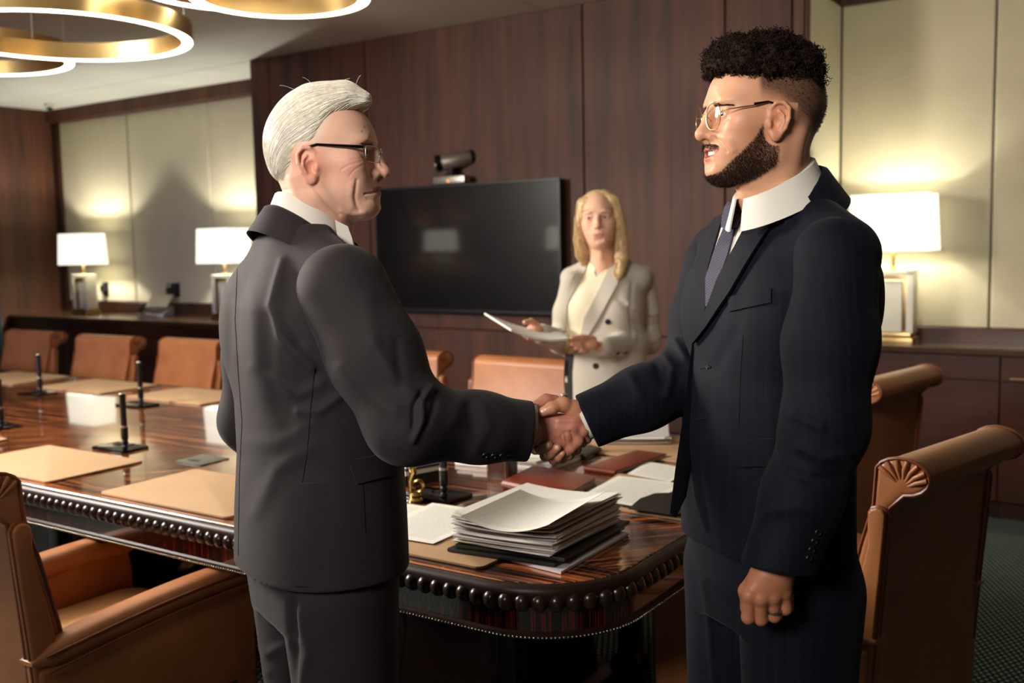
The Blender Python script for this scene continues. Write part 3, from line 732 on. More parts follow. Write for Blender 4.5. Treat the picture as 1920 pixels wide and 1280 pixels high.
# brown leather box with gold tooling
a, b, c = atz(913, 897, TZ)[:2], atz(951, 904, TZ)[:2], atz(971, 892, TZ)[:2]
q = [a, b, c, a+c-b]; cc = ctr(q)
t = thing('pen_box', 'dark brown leather pen box with a gold tooled border', 'box', (*cc, TZ))
og = np.array([*cc, TZ]); H = 0.105
bo = slab('body', q, TZ, H, 'box_brown', t, 0.003, og)
for (p0, p1) in ((a, b), (b, c)):
    e = (p1-p0); L = np.linalg.norm(e); e = e/L; nrm = np.array([e[1], -e[0]]); m = 0.007
    P0 = p0+e*m-cc+nrm*0.0004; P1 = p1-e*m-cc+nrm*0.0004
    ob('gold_border', MB().tube([(*P0, m), (*P1, m), (*P1, H-m), (*P0, H-m)], 0.0011, 5, True, True), 'gold_line', t)
# books: blue on black
q = [atz(770, 910, TZ)[:2], atz(840, 896, TZ)[:2]]
e = q[1]-q[0]; e = e/np.linalg.norm(e); nrm = np.array([-e[1], e[0]])
base = q[0]-e*0.02
zz = TZ
for k, (L, D, th, mt, lb) in enumerate([(0.27, 0.21, 0.026, 'folder_black', 'black bound book at the bottom of the pile behind the man\'s sleeve'), (0.265, 0.205, 0.022, 'folder_black', 'black bound book in the middle of the pile behind the man\'s sleeve'), (0.25, 0.2, 0.02, 'book_blue', 'blue bound book on top of the pile behind the man\'s sleeve')]):
    o0 = base+e*0.004*k+nrm*0.003*k; qq = [o0, o0+e*L*0.55, o0+e*L*0.55+nrm*D, o0+nrm*D]
    cc = ctr(qq); t = thing('book', lb, 'book', (*cc, zz), group='books piled behind the sleeve'); og = np.array([*cc, zz])
    slab('back_cover', qq, zz, 0.003, mt, t, 0.0008, og); slab('pages', grow(qq, 0.96), zz+0.003, th-0.006, 'paper_cream' if k else 'folder_black', t, 0, og); slab('front_cover', qq, zz+th-0.003, 0.003, mt, t, 0.0008, og)
    zz += th+0.0005
# brass ornament beside the man's hip
p = atz(779, 940, TZ)
t = thing('brass_ornament', 'ornate brass desk ornament with a curled foot beside the man\'s hip', 'ornament', (p[0], p[1], TZ))
ob('foot', MB().lathe([(0.0, 0), (0.021, 0), (0.022, 0.006), (0.016, 0.012), (0.018, 0.02), (0.012, 0.026), (0.0, 0.028)], 18), 'brass_antique', t)
ob('curl', MB().tube([(0.016*math.cos(a)*RV[0]+RV[0]*0.008, 0.016*math.cos(a)*RV[1]+RV[1]*0.008, 0.044+0.016*math.sin(a)) for a in np.linspace(-2.4, 3.4, 22)], [0.003+0.0025*math.sin(PI*k/21) for k in range(22)], 8), 'brass_antique', t)
ob('scroll_stem', MB().tube([(-RV[0]*0.012, -RV[1]*0.012, 0.02), (-RV[0]*0.014, -RV[1]*0.014, 0.06), (-RV[0]*0.004, -RV[1]*0.004, 0.085), (-RV[0]*0.008, -RV[1]*0.008, 0.11), (-RV[0]*0.016, -RV[1]*0.016, 0.15), (-RV[0]*0.014, -RV[1]*0.014, 0.19)], [0.005, 0.006, 0.011, 0.010, 0.006, 0.004], 10), 'brass_antique', t)
ob('rosette', MB().lathe([(0, 0.085), (0.008, 0.088), (0.011, 0.1), (0.007, 0.114), (0, 0.117)], 12, (-RV[0]*0.006-FH[0]*0.008, -RV[1]*0.006-FH[1]*0.008, 0)), 'brass_antique', t)
# magazines behind the handshake
q = para([(848, 872), (1028, 886), (1095, 862)], TZ)
zz = TZ
for k, (mt, th, sh, lb) in enumerate([('paper', 0.012, (0, 0, 0.0), 'white brochure at the bottom of the pile under the clasped hands'), ('paper_grey', 0.010, (0.01, 0.01, 0.05), 'grey brochure in the pile under the clasped hands'), ('paper_cream', 0.008, (-0.02, 0.0, -0.06), 'cream brochure in the pile under the clasped hands'), ('paper', 0.006, (0.015, 0.02, 0.08), 'white brochure on top of the pile under the clasped hands')]):
    qq = grow(shift(q, *sh), 0.96-0.05*k); o = slab('brochure', qq, zz, th, mt, None, 0.001); tag(o, lb, 'brochure', 'brochures piled under the handshake'); zz += th+0.0004
q = para([(1015, 856), (1040, 862), (1075, 848)], zz)
o = slab('blue_leaflet', q, zz, 0.004, 'book_blue', None, 0.001); tag(o, 'small blue leaflet on the brochures below the hands', 'leaflet')
q = para([(1072, 846), (1098, 853), (1128, 838)], TZ+0.02)
o = slab('organiser', q, TZ+0.0, 0.02, 'folder_black', None, 0.004); tag(o, 'small black organiser case beyond the clasped hands', 'case')
# far paper pile
q = para([(1128, 832), (1254, 831), (1244, 790)], TZ+0.009)
t = thing('paper_pile', 'pile of white papers on the far desk mat right of the handshake', 'papers', (*ctr(q), TZ+0.008)); og = np.array(t.location)
z = TZ+0.0085
for k in range(9):
    th = 0.0026; z += th
    sheet('sheet', shift(q, rr.uniform(-0.012, 0.012), rr.uniform(-0.012, 0.012), rr.uniform(-0.08, 0.08)), z, th*0.9, ('paper', 'paper', 'paper_grey')[k % 3], t, og, lambda u, v_: 0.006*(u-0.5)**2, 5)
# ================================================================== people: smooth solid modelling on a grid
def V3(*a): return np.array(a, float)
class Field:
    """union / cut of smooth solids sampled on a grid, meshed by surface nets"""
    def __init__(s, lo, hi, h):
        s.lo = np.array(lo, float); s.h = h
        s.n = np.ceil((np.array(hi)-s.lo)/h).astype(int)+1
        s.ax = [s.lo[i]+h*np.arange(s.n[i]) for i in range(3)]
        s.d = np.full(s.n, 1.0, np.float32)
    def blk(s, lo, hi):
        a = np.clip(np.floor((np.array(lo)-s.lo)/s.h).astype(int), 0, s.n); b = np.clip(np.ceil((np.array(hi)-s.lo)/s.h).astype(int)+1, 0, s.n)
        if np.any(b <= a): return None, None
        sl = tuple(slice(a[i], b[i]) for i in range(3))
        g = [s.ax[i][sl[i]].astype(np.float32) for i in range(3)]
        return sl, (g[0][:, None, None], g[1][None, :, None], g[2][None, None, :])
    def put(s, fn, lo, hi, k=0.0, op='u'):
        pad = max(k, 3*s.h)+s.h
        sl, g = s.blk(np.array(lo)-pad, np.array(hi)+pad)
        if sl is None: return s
        b = fn(*g); a = s.d[sl]
        if op == 'u':
            if k > 0: hh = np.maximum(k-np.abs(a-b), 0)/k; r = np.minimum(a, b)-hh*hh*k*0.25
            else: r = np.minimum(a, b)
        elif op == 's':
            if k > 0: hh = np.maximum(k-np.abs(a+b), 0)/k; r = np.maximum(a, -b)+hh*hh*k*0.25
            else: r = np.maximum(a, -b)
        else:
            if k > 0: hh = np.maximum(k-np.abs(a-b), 0)/k; r = np.maximum(a, b)+hh*hh*k*0.25
            else: r = np.maximum(a, b)
        s.d[sl] = r; return s
    def ell(s, c, r, k=0.01, op='u', R=None):
        c = np.array(c, float); r = np.array(r, float)
        def fn(x, y, z):
            X, Y, Z = x-c[0], y-c[1], z-c[2]
            if R is not None: X, Y, Z = (R[0, 0]*X+R[1, 0]*Y+R[2, 0]*Z, R[0, 1]*X+R[1, 1]*Y+R[2, 1]*Z, R[0, 2]*X+R[1, 2]*Y+R[2, 2]*Z)
            k0 = np.sqrt((X/r[0])**2+(Y/r[1])**2+(Z/r[2])**2); k1 = np.sqrt((X/r[0]**2)**2+(Y/r[1]**2)**2+(Z/r[2]**2)**2)+1e-9
            return k0*(k0-1)/k1
        m = r if R is None else np.full(3, r.max())
        return s.put(fn, c-m, c+m, k, op)
    def cap(s, a, b, ra, rb=None, k=0.01, op='u', flat=None):
        a = np.array(a, float); b = np.array(b, float); rb = ra if rb is None else rb; ab = b-a; L2 = ab@ab+1e-12
        def fn(x, y, z):
            X, Y, Z = x-a[0], y-a[1], z-a[2]
            t = np.clip((X*ab[0]+Y*ab[1]+Z*ab[2])/L2, 0, 1)
            q = np.sqrt((X-t*ab[0])**2+(Y-t*ab[1])**2+(Z-t*ab[2])**2)
            return q-(ra+(rb-ra)*t)
        m = max(ra, rb)
        return s.put(fn, np.minimum(a, b)-m, np.maximum(a, b)+m, k, op)
    def chain(s, P, r, k=0.01, op='u', kk=None):
        """polyline of tapered capsules first joined with each other, then blended"""
        P = [np.array(p, float) for p in P]; r = r if hasattr(r, '__len__') else [r]*len(P)
        kk = min(r)*0.6 if kk is None else kk
        def fn(x, y, z):
            D = None
            for i in range(len(P)-1):
                a, ab = P[i], P[i+1]-P[i]; L2 = ab@ab+1e-12
                X, Y, Z = x-a[0], y-a[1], z-a[2]
                t = np.clip((X*ab[0]+Y*ab[1]+Z*ab[2])/L2, 0, 1)
                q = np.sqrt((X-t*ab[0])**2+(Y-t*ab[1])**2+(Z-t*ab[2])**2)-(r[i]+(r[i+1]-r[i])*t)
                if D is None: D = q
                else:
                    hh = np.maximum(kk-np.abs(D-q), 0)/kk; D = np.minimum(D, q)-hh*hh*kk*0.25
            return D
        m = max(r); A = np.min(P, 0)-m; B = np.max(P, 0)+m
        return s.put(fn, A, B, k, op)
    def plane(s, p, n, k=0.0):
        """keep the side the normal points away from"""
        p = np.array(p, float); n = np.array(n, float); n = n/np.linalg.norm(n)
        return s.put(lambda x, y, z: (x-p[0])*n[0]+(y-p[1])*n[1]+(z-p[2])*n[2], s.lo, s.lo+s.h*s.n, k, 'i')
    def loft(s, zs, cx, cy, a, b, e=2.3, k=0.01, op='u'):
        """upright solid: superellipse section (half depth a along x, half width b along y) at each height"""
        zs = np.array(zs, float); o = np.argsort(zs)
        I = lambda arr: (lambda z: np.interp(z, zs[o], np.array(arr, float)[o]).astype(np.float32))
        fcx, fcy, fa, fb = I(cx), I(cy), I(a), I(b); z0, z1 = zs.min(), zs.max()
        def fn(x, y, z):
            A, B = fa(z), fb(z); X = np.abs(x-fcx(z))/A; Y = np.abs(y-fcy(z))/B
            r = (X**e+Y**e)**(1/e)
            return np.maximum((r-1)*np.minimum(A, B), np.maximum(z0-z, z-z1))
        ma, mb_ = max(a), max(b)
        return s.put(fn, (min(cx)-ma, min(cy)-mb_, z0), (max(cx)+ma, max(cy)+mb_, z1), k, op)
    def mesh(s, smooth=1):
        d = s.d; S = d < 0
        nx, ny, nz = d.shape
        c = [S[i:nx-1+i, j:ny-1+j, k:nz-1+k] for i in (0, 1) for j in (0, 1) for k in (0, 1)]
        cnt = np.zeros((nx-1, ny-1, nz-1), np.int8)
        for q in c: cnt += q
        act = (cnt > 0) & (cnt < 8)
        idx = np.argwhere(act); n = len(idx)
        vid = np.full(act.shape, -1, np.int64); vid[act] = np.arange(n)
        pos = np.zeros((n, 3)); num = np.zeros(n)
        I, J, K = idx.T
        dv = {(i, j, k): d[I+i, J+j, K+k] for i in (0, 1) for j in (0, 1) for k in (0, 1)}
        for axn in range(3):
            for p in (0, 1):
                for q in (0, 1):
                    a = [p, q]; a.insert(axn, 0); b = [p, q]; b.insert(axn, 1)
                    da, db = dv[tuple(a)], dv[tuple(b)]; m = (da < 0) != (db < 0)
                    t = np.where(m, da/np.where(m, da-db, 1), 0)
                    P = np.zeros((n, 3)); P[:, axn] = t
                    oth = [i for i in range(3) if i != axn]; P[:, oth[0]] = p; P[:, oth[1]] = q
                    pos[m] += P[m]; num[m] += 1
        V = s.lo + s.h*(idx + pos/num[:, None])
        F = []
        for axn in range(3):
            o1, o2 = [i for i in range(3) if i != axn]
            sl_a = [slice(None)]*3; sl_b = [slice(None)]*3
            sl_a[axn] = slice(0, -1); sl_b[axn] = slice(1, None)
            for o_ in (o1, o2): sl_a[o_] = slice(1, -1); sl_b[o_] = slice(1, -1)
            A, B = S[tuple(sl_a)], S[tuple(sl_b)]
            for flip, M in ((False, A & ~B), (True, ~A & B)):
                e = np.argwhere(M)
                if not len(e): continue
                e[:, o1] += 1; e[:, o2] += 1
                def cell(d1, d2):
                    q = e.copy(); q[:, o1] -= d1; q[:, o2] -= d2; return vid[q[:, 0], q[:, 1], q[:, 2]]
                quad = np.stack([cell(1, 1), cell(0, 1), cell(0, 0), cell(1, 0)], 1)
                if flip ^ (axn == 1): quad = quad[:, ::-1]
                F.append(quad)
        F = np.concatenate(F)
        F = F[(F >= 0).all(1)]
        for _ in range(smooth): V = lap(V, F)
        return V, F
def lap(V, F, lam=0.5):
    acc = np.zeros_like(V); cn = np.zeros(len(V))
    for i in range(4):
        a, b = F[:, i], F[:, (i+1) % 4]
        for c in range(3): acc[:, c] += np.bincount(a, V[b, c], len(V))+np.bincount(b, V[a, c], len(V))
        cn += np.bincount(a, minlength=len(V))+np.bincount(b, minlength=len(V))
    return V*(1-lam)+lam*acc/np.maximum(cn, 1)[:, None]
def vnormals(V, F):
    n = np.cross(V[F[:, 2]]-V[F[:, 0]], V[F[:, 3]]-V[F[:, 1]]); N = np.zeros_like(V)
    for i in range(4):
        for c in range(3): N[:, c] += np.bincount(F[:, i], n[:, c], len(V))
    return N/np.maximum(np.linalg.norm(N, axis=1), 1e-12)[:, None]
def np_mesh(name, V, F, col=None):
    me = bpy.data.meshes.new(name); F = np.asarray(F)
    me.vertices.add(len(V)); me.vertices.foreach_set('co', np.asarray(V, np.float32).ravel())
    me.loops.add(F.size); me.loops.foreach_set('vertex_index', F.ravel().astype(np.int32))
    me.polygons.add(len(F)); me.polygons.foreach_set('loop_start', (np.arange(len(F))*F.shape[1]).astype(np.int32))
    me.polygons.foreach_set('use_smooth', np.ones(len(F), bool))
    if col is not None:
        at = me.color_attributes.new('Col', 'FLOAT_COLOR', 'POINT')
        at.data.foreach_set('color', np.concatenate([col, np.ones((len(V), 1))], 1).astype(np.float32).ravel())
    me.update(calc_edges=True); me.validate(); return me
def frame(origin, fwd, left, up=(0, 0, 1)):
    """4x4: local x forward, y left, z up"""
    M = np.eye(4); M[:3, 0] = fwd; M[:3, 1] = left; M[:3, 2] = up; M[:3, 3] = origin; return M
def apply(M, V): return np.asarray(V) @ M[:3, :3].T + M[:3, 3]
def rotm(axis, deg):
    return np.array(Matrix.Rotation(math.radians(deg), 3, axis))
def smooth01(x, a, b): t = np.clip((x-a)/(b-a), 0, 1); return t*t*(3-2*t)
def gauss(V, c, r): return np.exp(-(((V-np.array(c))/np.array(r))**2).sum(1))
def seg_dist(V, a, b):
    a = np.array(a, float); b = np.array(b, float); ab = b-a; t = np.clip(((V-a)@ab)/(ab@ab), 0, 1); return np.linalg.norm(V-a-t[:, None]*ab, axis=1)
def lin3(r, g, b): return np.array(lin(r, g, b)[:3])

# ------------------------------------------------------------------ people materials
def skin_mat(name, sss=0.08):
    t = NT(name); a = t.n('ShaderNodeVertexColor'); a.layer_name = 'Col'
    v = t.coord('Object'); n1 = t.noise(v, 90, 4); n2 = t.noise(v, 420, 2)
    t.set(color=t.mix(0.5, a.outputs[0], t.mix(t.math('MULTIPLY', n1, 0.55), (1, 1, 1, 1), (0.62, 0.40, 0.34, 1), 'MULTIPLY'), 'MULTIPLY') if False else
          t.mix(t.math('MULTIPLY', n1, 0.22), a.outputs[0], t.mix(1.0, a.outputs[0], (0.72, 0.5, 0.42, 1), 'MULTIPLY')), rough=0.46, spec=0.38, sss=sss, ssss=0.006, sssr=(1.0, 0.35, 0.2))
    t.bump(t.math('ADD', n2, n1), 0.10, 0.002)
    return t.m
skin_mat('skin')
def hair_mat(name, c1, c2, rough=0.38, spec=0.4):
    t = NT(name); v = t.coord('Object'); n1 = t.noise(v, 110, 3)
    t.set(color=t.ramp(n1, [(0.3, lin(*c1)), (0.7, lin(*c2))]), rough=rough, spec=spec); return t.m
hair_mat('hair_silver', (222, 212, 192), (246, 240, 226), 0.55, 0.25)
hair_mat('hair_dark', (22, 15, 12), (50, 34, 26), 0.75, 0.12)
hair_mat('hair_beard', (30, 20, 15), (58, 38, 28), 0.7, 0.15)
hair_mat('hair_blond', (196, 160, 110), (238, 210, 162), 0.4)
hair_mat('brow_grey', (126, 98, 78), (170, 142, 118), 0.6, 0.2)
t = NT('eye_white'); t.set(color=lin(226, 216, 206), rough=0.12, spec=0.5)
t = NT('iris_brown'); t.set(color=lin(48, 30, 20), rough=0.1)
t = NT('iris_blue'); t.set(color=lin(70, 90, 104), rough=0.1)
simple('nail', (226, 172, 150), 0.28, 0, 0.04, 40)
t = NT('teeth'); t.set(color=lin(236, 228, 212), rough=0.2)
t = NT('lens_glass'); _tr = t.n('ShaderNodeBsdfTransparent'); _gl = t.n('ShaderNodeBsdfGlossy'); _mx = t.n('ShaderNodeMixShader'); _fr = t.n('ShaderNodeLayerWeight')
_gl.inputs['Roughness'].default_value = 0.02; _tr.inputs[0].default_value = (0.97, 0.97, 0.96, 1); _fr.inputs[0].default_value = 0.25
t.l(t.math('ADD', t.math('MULTIPLY', _fr.outputs['Facing'], 0.05), 0.006), _mx.inputs[0]); t.l(_tr.outputs[0], _mx.inputs[1]); t.l(_gl.outputs[0], _mx.inputs[2]); t.l(_mx.outputs[0], t.t.nodes['Material Output'].inputs[0])
def cloth(name, c1, c2, kind, scale, rough=0.75, sheen=0.25, spec=0.2, bump=0.25):
    """woven cloth; kind 'check' = tiny two-way weave, 'stripe' = faint pinstripe"""
    t = NT(name); v = t.coord('Object'); sp = t.n('ShaderNodeSeparateXYZ'); t.l(v, sp.inputs[0])
    lx = t.math('ADD', t.math('MULTIPLY', sp.outputs[0], 0.83), t.math('MULTIPLY', sp.outputs[1], 0.56))
    wx = t.math('SINE', t.math('MULTIPLY', lx, scale)); wz = t.math('SINE', t.math('MULTIPLY', sp.outputs[2], scale))
    n1 = t.noise(v, 700, 2); big = t.noise(v, 9, 3)
    if kind == 'check':
        f = t.math('ADD', t.math('MULTIPLY', t.math('MULTIPLY', wx, wz), 0.45), 0.5)
        f = t.math('ADD', t.math('MULTIPLY', f, 0.7), t.math('MULTIPLY', n1, 0.3))
    else:
        st_ = t.math('POWER', t.math('ABSOLUTE', t.math('SINE', t.math('MULTIPLY', lx, 190.0))), 22.0)
        f = t.math('ADD', t.math('MULTIPLY', n1, 0.55), t.math('MULTIPLY', st_, 0.20))
    t.set(color=t.ramp(f, [(0.2, lin(*c1)), (0.85, lin(*c2))]), rough=rough, sheen=sheen, sheenr=0.4, spec=spec)
    t.bump(t.math('ADD', t.math('MULTIPLY', big, 4.0), f), bump, 0.0015)
    return t.m
cloth('suit_grey', (22, 19, 21), (62, 55, 57), 'check', 2100.0, 0.75, 0.08)
cloth('suit_navy', (5, 6, 16), (18, 21, 42), 'stripe', 1800.0, 0.75, 0.05)
cloth('blazer_pale', (176, 168, 154), (208, 200, 186), 'check', 2600.0, 0.85)
cloth('tie_navy', (20, 20, 34), (70, 68, 92), 'check', 1500.0, 0.6)
cloth('tie_black', (10, 10, 14), (26, 26, 32), 'check', 1500.0, 0.6)
simple('shirt_white', (226, 220, 208), 0.8, 0, 0.02, 8)
simple('blouse_cream', (232, 220, 190), 0.55, 0, 0.04, 20)
simple('button_dark', (22, 20, 20), 0.35, 0, 0.1, 40)
simple('trouser_black', (14, 13, 14), 0.8, 0, 0.15, 20)
simple('gold_metal', (206, 170, 120), 0.25, 1.0, 0.1, 30)
simple('steel', (190, 186, 178), 0.32, 1.0, 0.05, 30)

# ------------------------------------------------------------------ head
def build_head(h, P):
    """P: proportions.  Head frame: origin between the ears, x to the face, y to the left ear, z up."""
    f = Field((-0.12, -0.105, -0.205), (0.155, 0.105, 0.15), h)
    wd = P.get('wide', 1.0)
    f.ell((0.006, 0, 0.050), (0.092, 0.074*wd, 0.080), 0)
    f.ell((-0.020, 0, 0.030), (0.068, 0.070*wd, 0.062), 0.03)
    f.ell((0.050, 0, 0.048), (0.0555, 0.060*wd, 0.048), 0.03)                   # forehead
    f.ell((0.048, 0, -0.016), (0.056, 0.056*wd, 0.056), 0.03)                  # middle face
    cz, cx = P.get('chin_z', -0.070), P.get('chin_x', 0.087)
    f.ell((cx, 0, cz), (0.0225, 0.025, 0.0195), 0.025)
    f.ell((0.045, 0, -0.044), (0.050, 0.046*wd, 0.044), 0.03)
    jw = P.get('jaw', 0.0465)*wd
    for s in (-1, 1):
        f.cap((cx-0.004, s*0.012, cz), (0.014, s*jw, -0.047), 0.0185, 0.0150, 0.03)
        f.cap((0.014, s*jw, -0.047), (0.010, s*0.056*wd, 0.002), 0.0150, 0.012, 0.03)
        f.ell((0.069, s*0.044*wd, 0.002), (0.027, 0.020, 0.019), 0.02)           # cheekbone
        f.cap((0.066, s*0.048*wd, 0.006), (0.012, s*0.0615*wd, 0.006), 0.010, 0.009, 0.035)
        f.ell((0.066, s*0.036*wd, -0.026), (0.034, 0.024, 0.030), 0.02)        # cheek
        f.ell((0.084, s*0.026, P.get('eye_z', 0.0262)+0.0205), (0.0235, 0.027, 0.0095), 0.018)         # brow ridge
    f.ell((0.083, 0, -0.036), (0.0285, 0.031, 0.027), 0.02)                    # muzzle
    f.ell((0.100, 0, -0.027), (0.0105, 0.015, 0.013), 0.012)
    ez_ = P.get('eye_z', 0.0262)
    for s in (-1, 1):                                                          # eyes
        f.ell((0.1145, s*0.032, ez_+0.0003), (0.019, 0.0195, 0.0130), 0.014, 's')
        f.ell((0.0893, s*0.0315, ez_), (0.0145, 0.0158, 0.0142), 0.006)
        f.cap((0.103, s*0.021, ez_+0.0083), (0.095, s*0.044, ez_+0.0073), 0.0035, 0.003, 0.006)  # lid fold
        op = P.get('eye_open', 0.0042)
        f.ell((0.107, s*0.0315, ez_), (0.0120, 0.0150, op), 0.002, 's')
    nt, nz = P.get('nose', 0.1205), P.get('nose_z', -0.005)                     # nose
    f.cap((0.101, 0, 0.036), (0.110, 0, 0.018), 0.0085, 0.0085, 0.012)
    f.cap((0.110, 0, 0.018), (nt, 0, nz), 0.0085, 0.0112, 0.012)
    f.ell((nt-0.001, 0, nz), (0.0122, 0.0115, 0.0108), 0.006)
    for s in (-1, 1):
        f.ell((nt-0.016, s*0.0145, nz-0.005), (0.0125, 0.0078, 0.0088), 0.007)
        f.cap((nt-0.012, s*0.0072, nz-0.016), (nt-0.002, s*0.0055, nz-0.011), 0.0030, 0.0024, 0.004, 's')
    f.cap((nt-0.008, 0, nz-0.012), (nt-0.017, 0, nz-0.017), 0.0048, 0.005, 0.006)
    mz, mx, cw, cu, co = P.get('mouth_z', -0.042), P.get('mouth_x', 0.1115), P.get('mouth_w', 0.026), P.get('smile', 0.003), P.get('mouth_open', 0.0)
    cxn = mx-P.get('corner_back', 0.019)
    up = [(cxn, -cw, mz+cu), (mx-0.0055, -cw*0.5, mz+0.0050+co), (mx-0.0008, 0, mz+0.0055+co), (mx-0.0055, cw*0.5, mz+0.0050+co), (cxn, cw, mz+cu)]
    lw = [(cxn, -cw, mz+cu), (mx-0.0075, -cw*0.5, mz-0.0065-co), (mx-0.0035, 0, mz-0.0078-co), (mx-0.0075, cw*0.5, mz-0.0065-co), (cxn, cw, mz+cu)]
    f.chain(up, [0.0030, 0.0052, 0.0054, 0.0052, 0.0030], 0.004)
    f.chain(lw, [0.0030, 0.0062, 0.0068, 0.0062, 0.0030], 0.005)
    md = [(cxn+0.0025, -cw-0.0015, mz+cu), (mx-0.0005, -cw*0.5, mz-0.0005), (mx+0.0045, 0, mz-0.001), (mx-0.0005, cw*0.5, mz-0.0005), (cxn+0.0025, cw+0.0015, mz+cu)]
    if co > 0.001:
        f.chain([(q[0]-0.004, q[1]*0.88, q[2]) for q in md], [0.0015, co+0.0018, co+0.0022, co+0.0018, 0.0015], 0.002, 's')
    else:
        f.chain(md, [0.0016, 0.0018, 0.0018, 0.0018, 0.0016], 0.0025, 's')
    f.cap((mx+0.0045, -0.012, mz-0.019), (mx+0.0045, 0.012, mz-0.019), 0.0040, 0.0040, 0.012, 's')      # under-lip hollow
    if P.get('folds', 0) > 0:
        for s in (-1, 1):
            f.chain([(nt-0.030, s*0.0245, nz-0.004), (mx-0.016, s*0.0335, mz+0.016), (cxn-0.004, s*(cw+0.008), mz-0.002), (cxn-0.012, s*(cw+0.009), mz-0.02)], [0.0012*P['folds'], 0.002*P['folds'], 0.0022*P['folds'], 0.001], 0.007, 's')
    if P.get('wrinkles'):
        for s in (-1, 1):
            for q in ((0.03, 0.012), (0.024, 0.006), (0.02, 0.0)):
                f.cap((0.078, s*0.051, q[0]), (0.064, s*0.059, q[1]), 0.0009, 0.0006, 0.004, 's')
            f.cap((0.086, s*0.04, 0.014), (0.094, s*0.026, 0.012), 0.001, 0.0008, 0.005, 's')
        for zz in ():
            f.chain([(0.0935-(zz-0.066)*0.25, -0.045, zz-0.003), (0.1060-(zz-0.066)*0.45, -0.02, zz), (0.1085-(zz-0.066)*0.45, 0, zz-0.001), (0.1060-(zz-0.066)*0.45, 0.02, zz), (0.0935-(zz-0.066)*0.25, 0.045, zz-0.003)], 0.0009, 0.005, 's')
    ew = 0.0715*wd                                                             # ears
    for s in (-1, 1):
        Rr = rotm('Z', s*-14) @ rotm('Y', -8)
        ez = P.get('ear_z', 0.004)
        c = np.array([-0.010+P.get('ear_x', 0), s*(ew+0.0055), ez])
        f.ell(c, (0.0165, 0.0048, 0.030), 0.006, 'u', Rr)
        loc = lambda x, y, z: c+Rr @ np.array([x, s*y, z])
        rim = [loc(0.013, 0.001, 0.006), loc(0.014, 0.003, 0.020), loc(0.007, 0.0055, 0.0295), loc(-0.005, 0.006, 0.031), loc(-0.0145, 0.0065, 0.022), loc(-0.0165, 0.006, 0.006), loc(-0.013, 0.005, -0.010), loc(-0.006, 0.003, -0.021)]
        f.chain(rim, [0.0025, 0.003, 0.0034, 0.0036, 0.0036, 0.0034, 0.003, 0.003], 0.003)
        f.ell(loc(0.001, 0.0015, -0.0225), (0.0082, 0.0048, 0.0095), 0.006)
        f.ell(loc(0.004, 0.0075, -0.004), (0.0095, 0.0075, 0.0125), 0.004, 's', Rr)
        f.ell(loc(-0.003, 0.0078, 0.016), (0.0085, 0.0045, 0.0085), 0.004, 's', Rr)
        f.chain([loc(-0.006, 0.0045, -0.012), loc(-0.0095, 0.006, 0.0), loc(-0.0075, 0.006, 0.010), loc(0.0, 0.005, 0.017)], 0.0022, 0.003)
        f.ell(loc(0.0125, 0.003, -0.006), (0.004, 0.004, 0.0065), 0.004)            # tragus
    nb, ns = P.get('neck_back', -0.022), P.get('neck_r', 0.055)               # neck
    f.cap((nb+0.017, 0, -0.02), (nb, 0, -0.20), ns*0.97, ns*1.05, 0.03)
    f.cap((0.018, 0, -0.075), (nb+0.022, 0, -0.20), 0.034, 0.042, 0.03)
    for s in (-1, 1):
        f.cap((-0.022, s*0.055*wd, -0.020), (nb+0.040, s*0.020, -0.195), 0.013, 0.014, 0.02)
    f.ell((0.046, 0, -0.118), (0.012, 0.010, 0.014), 0.02)
    return f.mesh(2)

# ------------------------------------------------------------------ tools for dressing a figure
def body_frame(u, wd, fu, fw_):
    n = math.hypot(fu, fw_); fu, fw_ = fu/n, fw_/n
    return frame(uwz(u, wd, 0), RV*fu+FH*fw_, -RV*fw_+FH*fu)
def person(label, B):
    t = thing('person', label, 'person', tuple(B[:3, 3])); return t
def pobj(name, me, mat, parent):
    o = link(name, me, mat, parent)
    if parent.type == 'EMPTY': o.location = -Vector(parent.location)
    return o
def padd(name, mb, mat, parent, bevel=0.0, angle=50):
    return pobj(name, mesh_from(name, mb, True, bevel, 2, angle), mat, parent)
def bvh_of(*VF):
    vs, fs = [], []
    for V, F in VF:
        b = len(vs); vs.extend(map(Vector, V)); fs.extend([tuple(int(i)+b for i in q) for q in F])
    return BVHTree.FromPolygons(vs, fs)
def in_poly(P, poly):
    x, y = P[:, 0], P[:, 1]; ins = np.zeros(len(P), bool); n = len(poly)
    for i in range(n):
        x0, y0 = poly[i]; x1, y1 = poly[(i+1) % n]
        c = ((y0 > y) != (y1 > y)) & (x < (x1-x0)*(y-y0)/((y1-y0) if y1 != y0 else 1e-9)+x0); ins ^= c
    return ins
def poly_dist(P, line):
    d = np.full(len(P), 1e9)
    for a, b in zip(line, line[1:]):
        a = np.array(a, float); b = np.array(b, float); ab = b-a; t = np.clip(((P-a)@ab)/(ab@ab+1e-9), 0, 1)
        d = np.minimum(d, np.linalg.norm(P-a-t[:, None]*ab, axis=1))
    return d
def projN(V):
    D = V-CAMP; k = D@_fw; return np.stack([960+FPX*(D@_rt)/k, 640-FPX*(D@_up)/k], 1)
def folds(V, F, lines):
    """sculpt creases: lines of (points, width, height) seen from the lens, raised or sunk along the surface normal"""
    N = vnormals(V, F); P = projN(V); vd = CAMP-V; vd /= np.linalg.norm(vd, axis=1)[:, None]
    fac = np.clip((N*vd).sum(1)*1.6, 0, 1); V = V.copy()
    for pts, wpx, amp in lines:
        V += N*(amp*fac*np.exp(-(poly_dist(P, pts)/wpx)**2))[:, None]
    return V
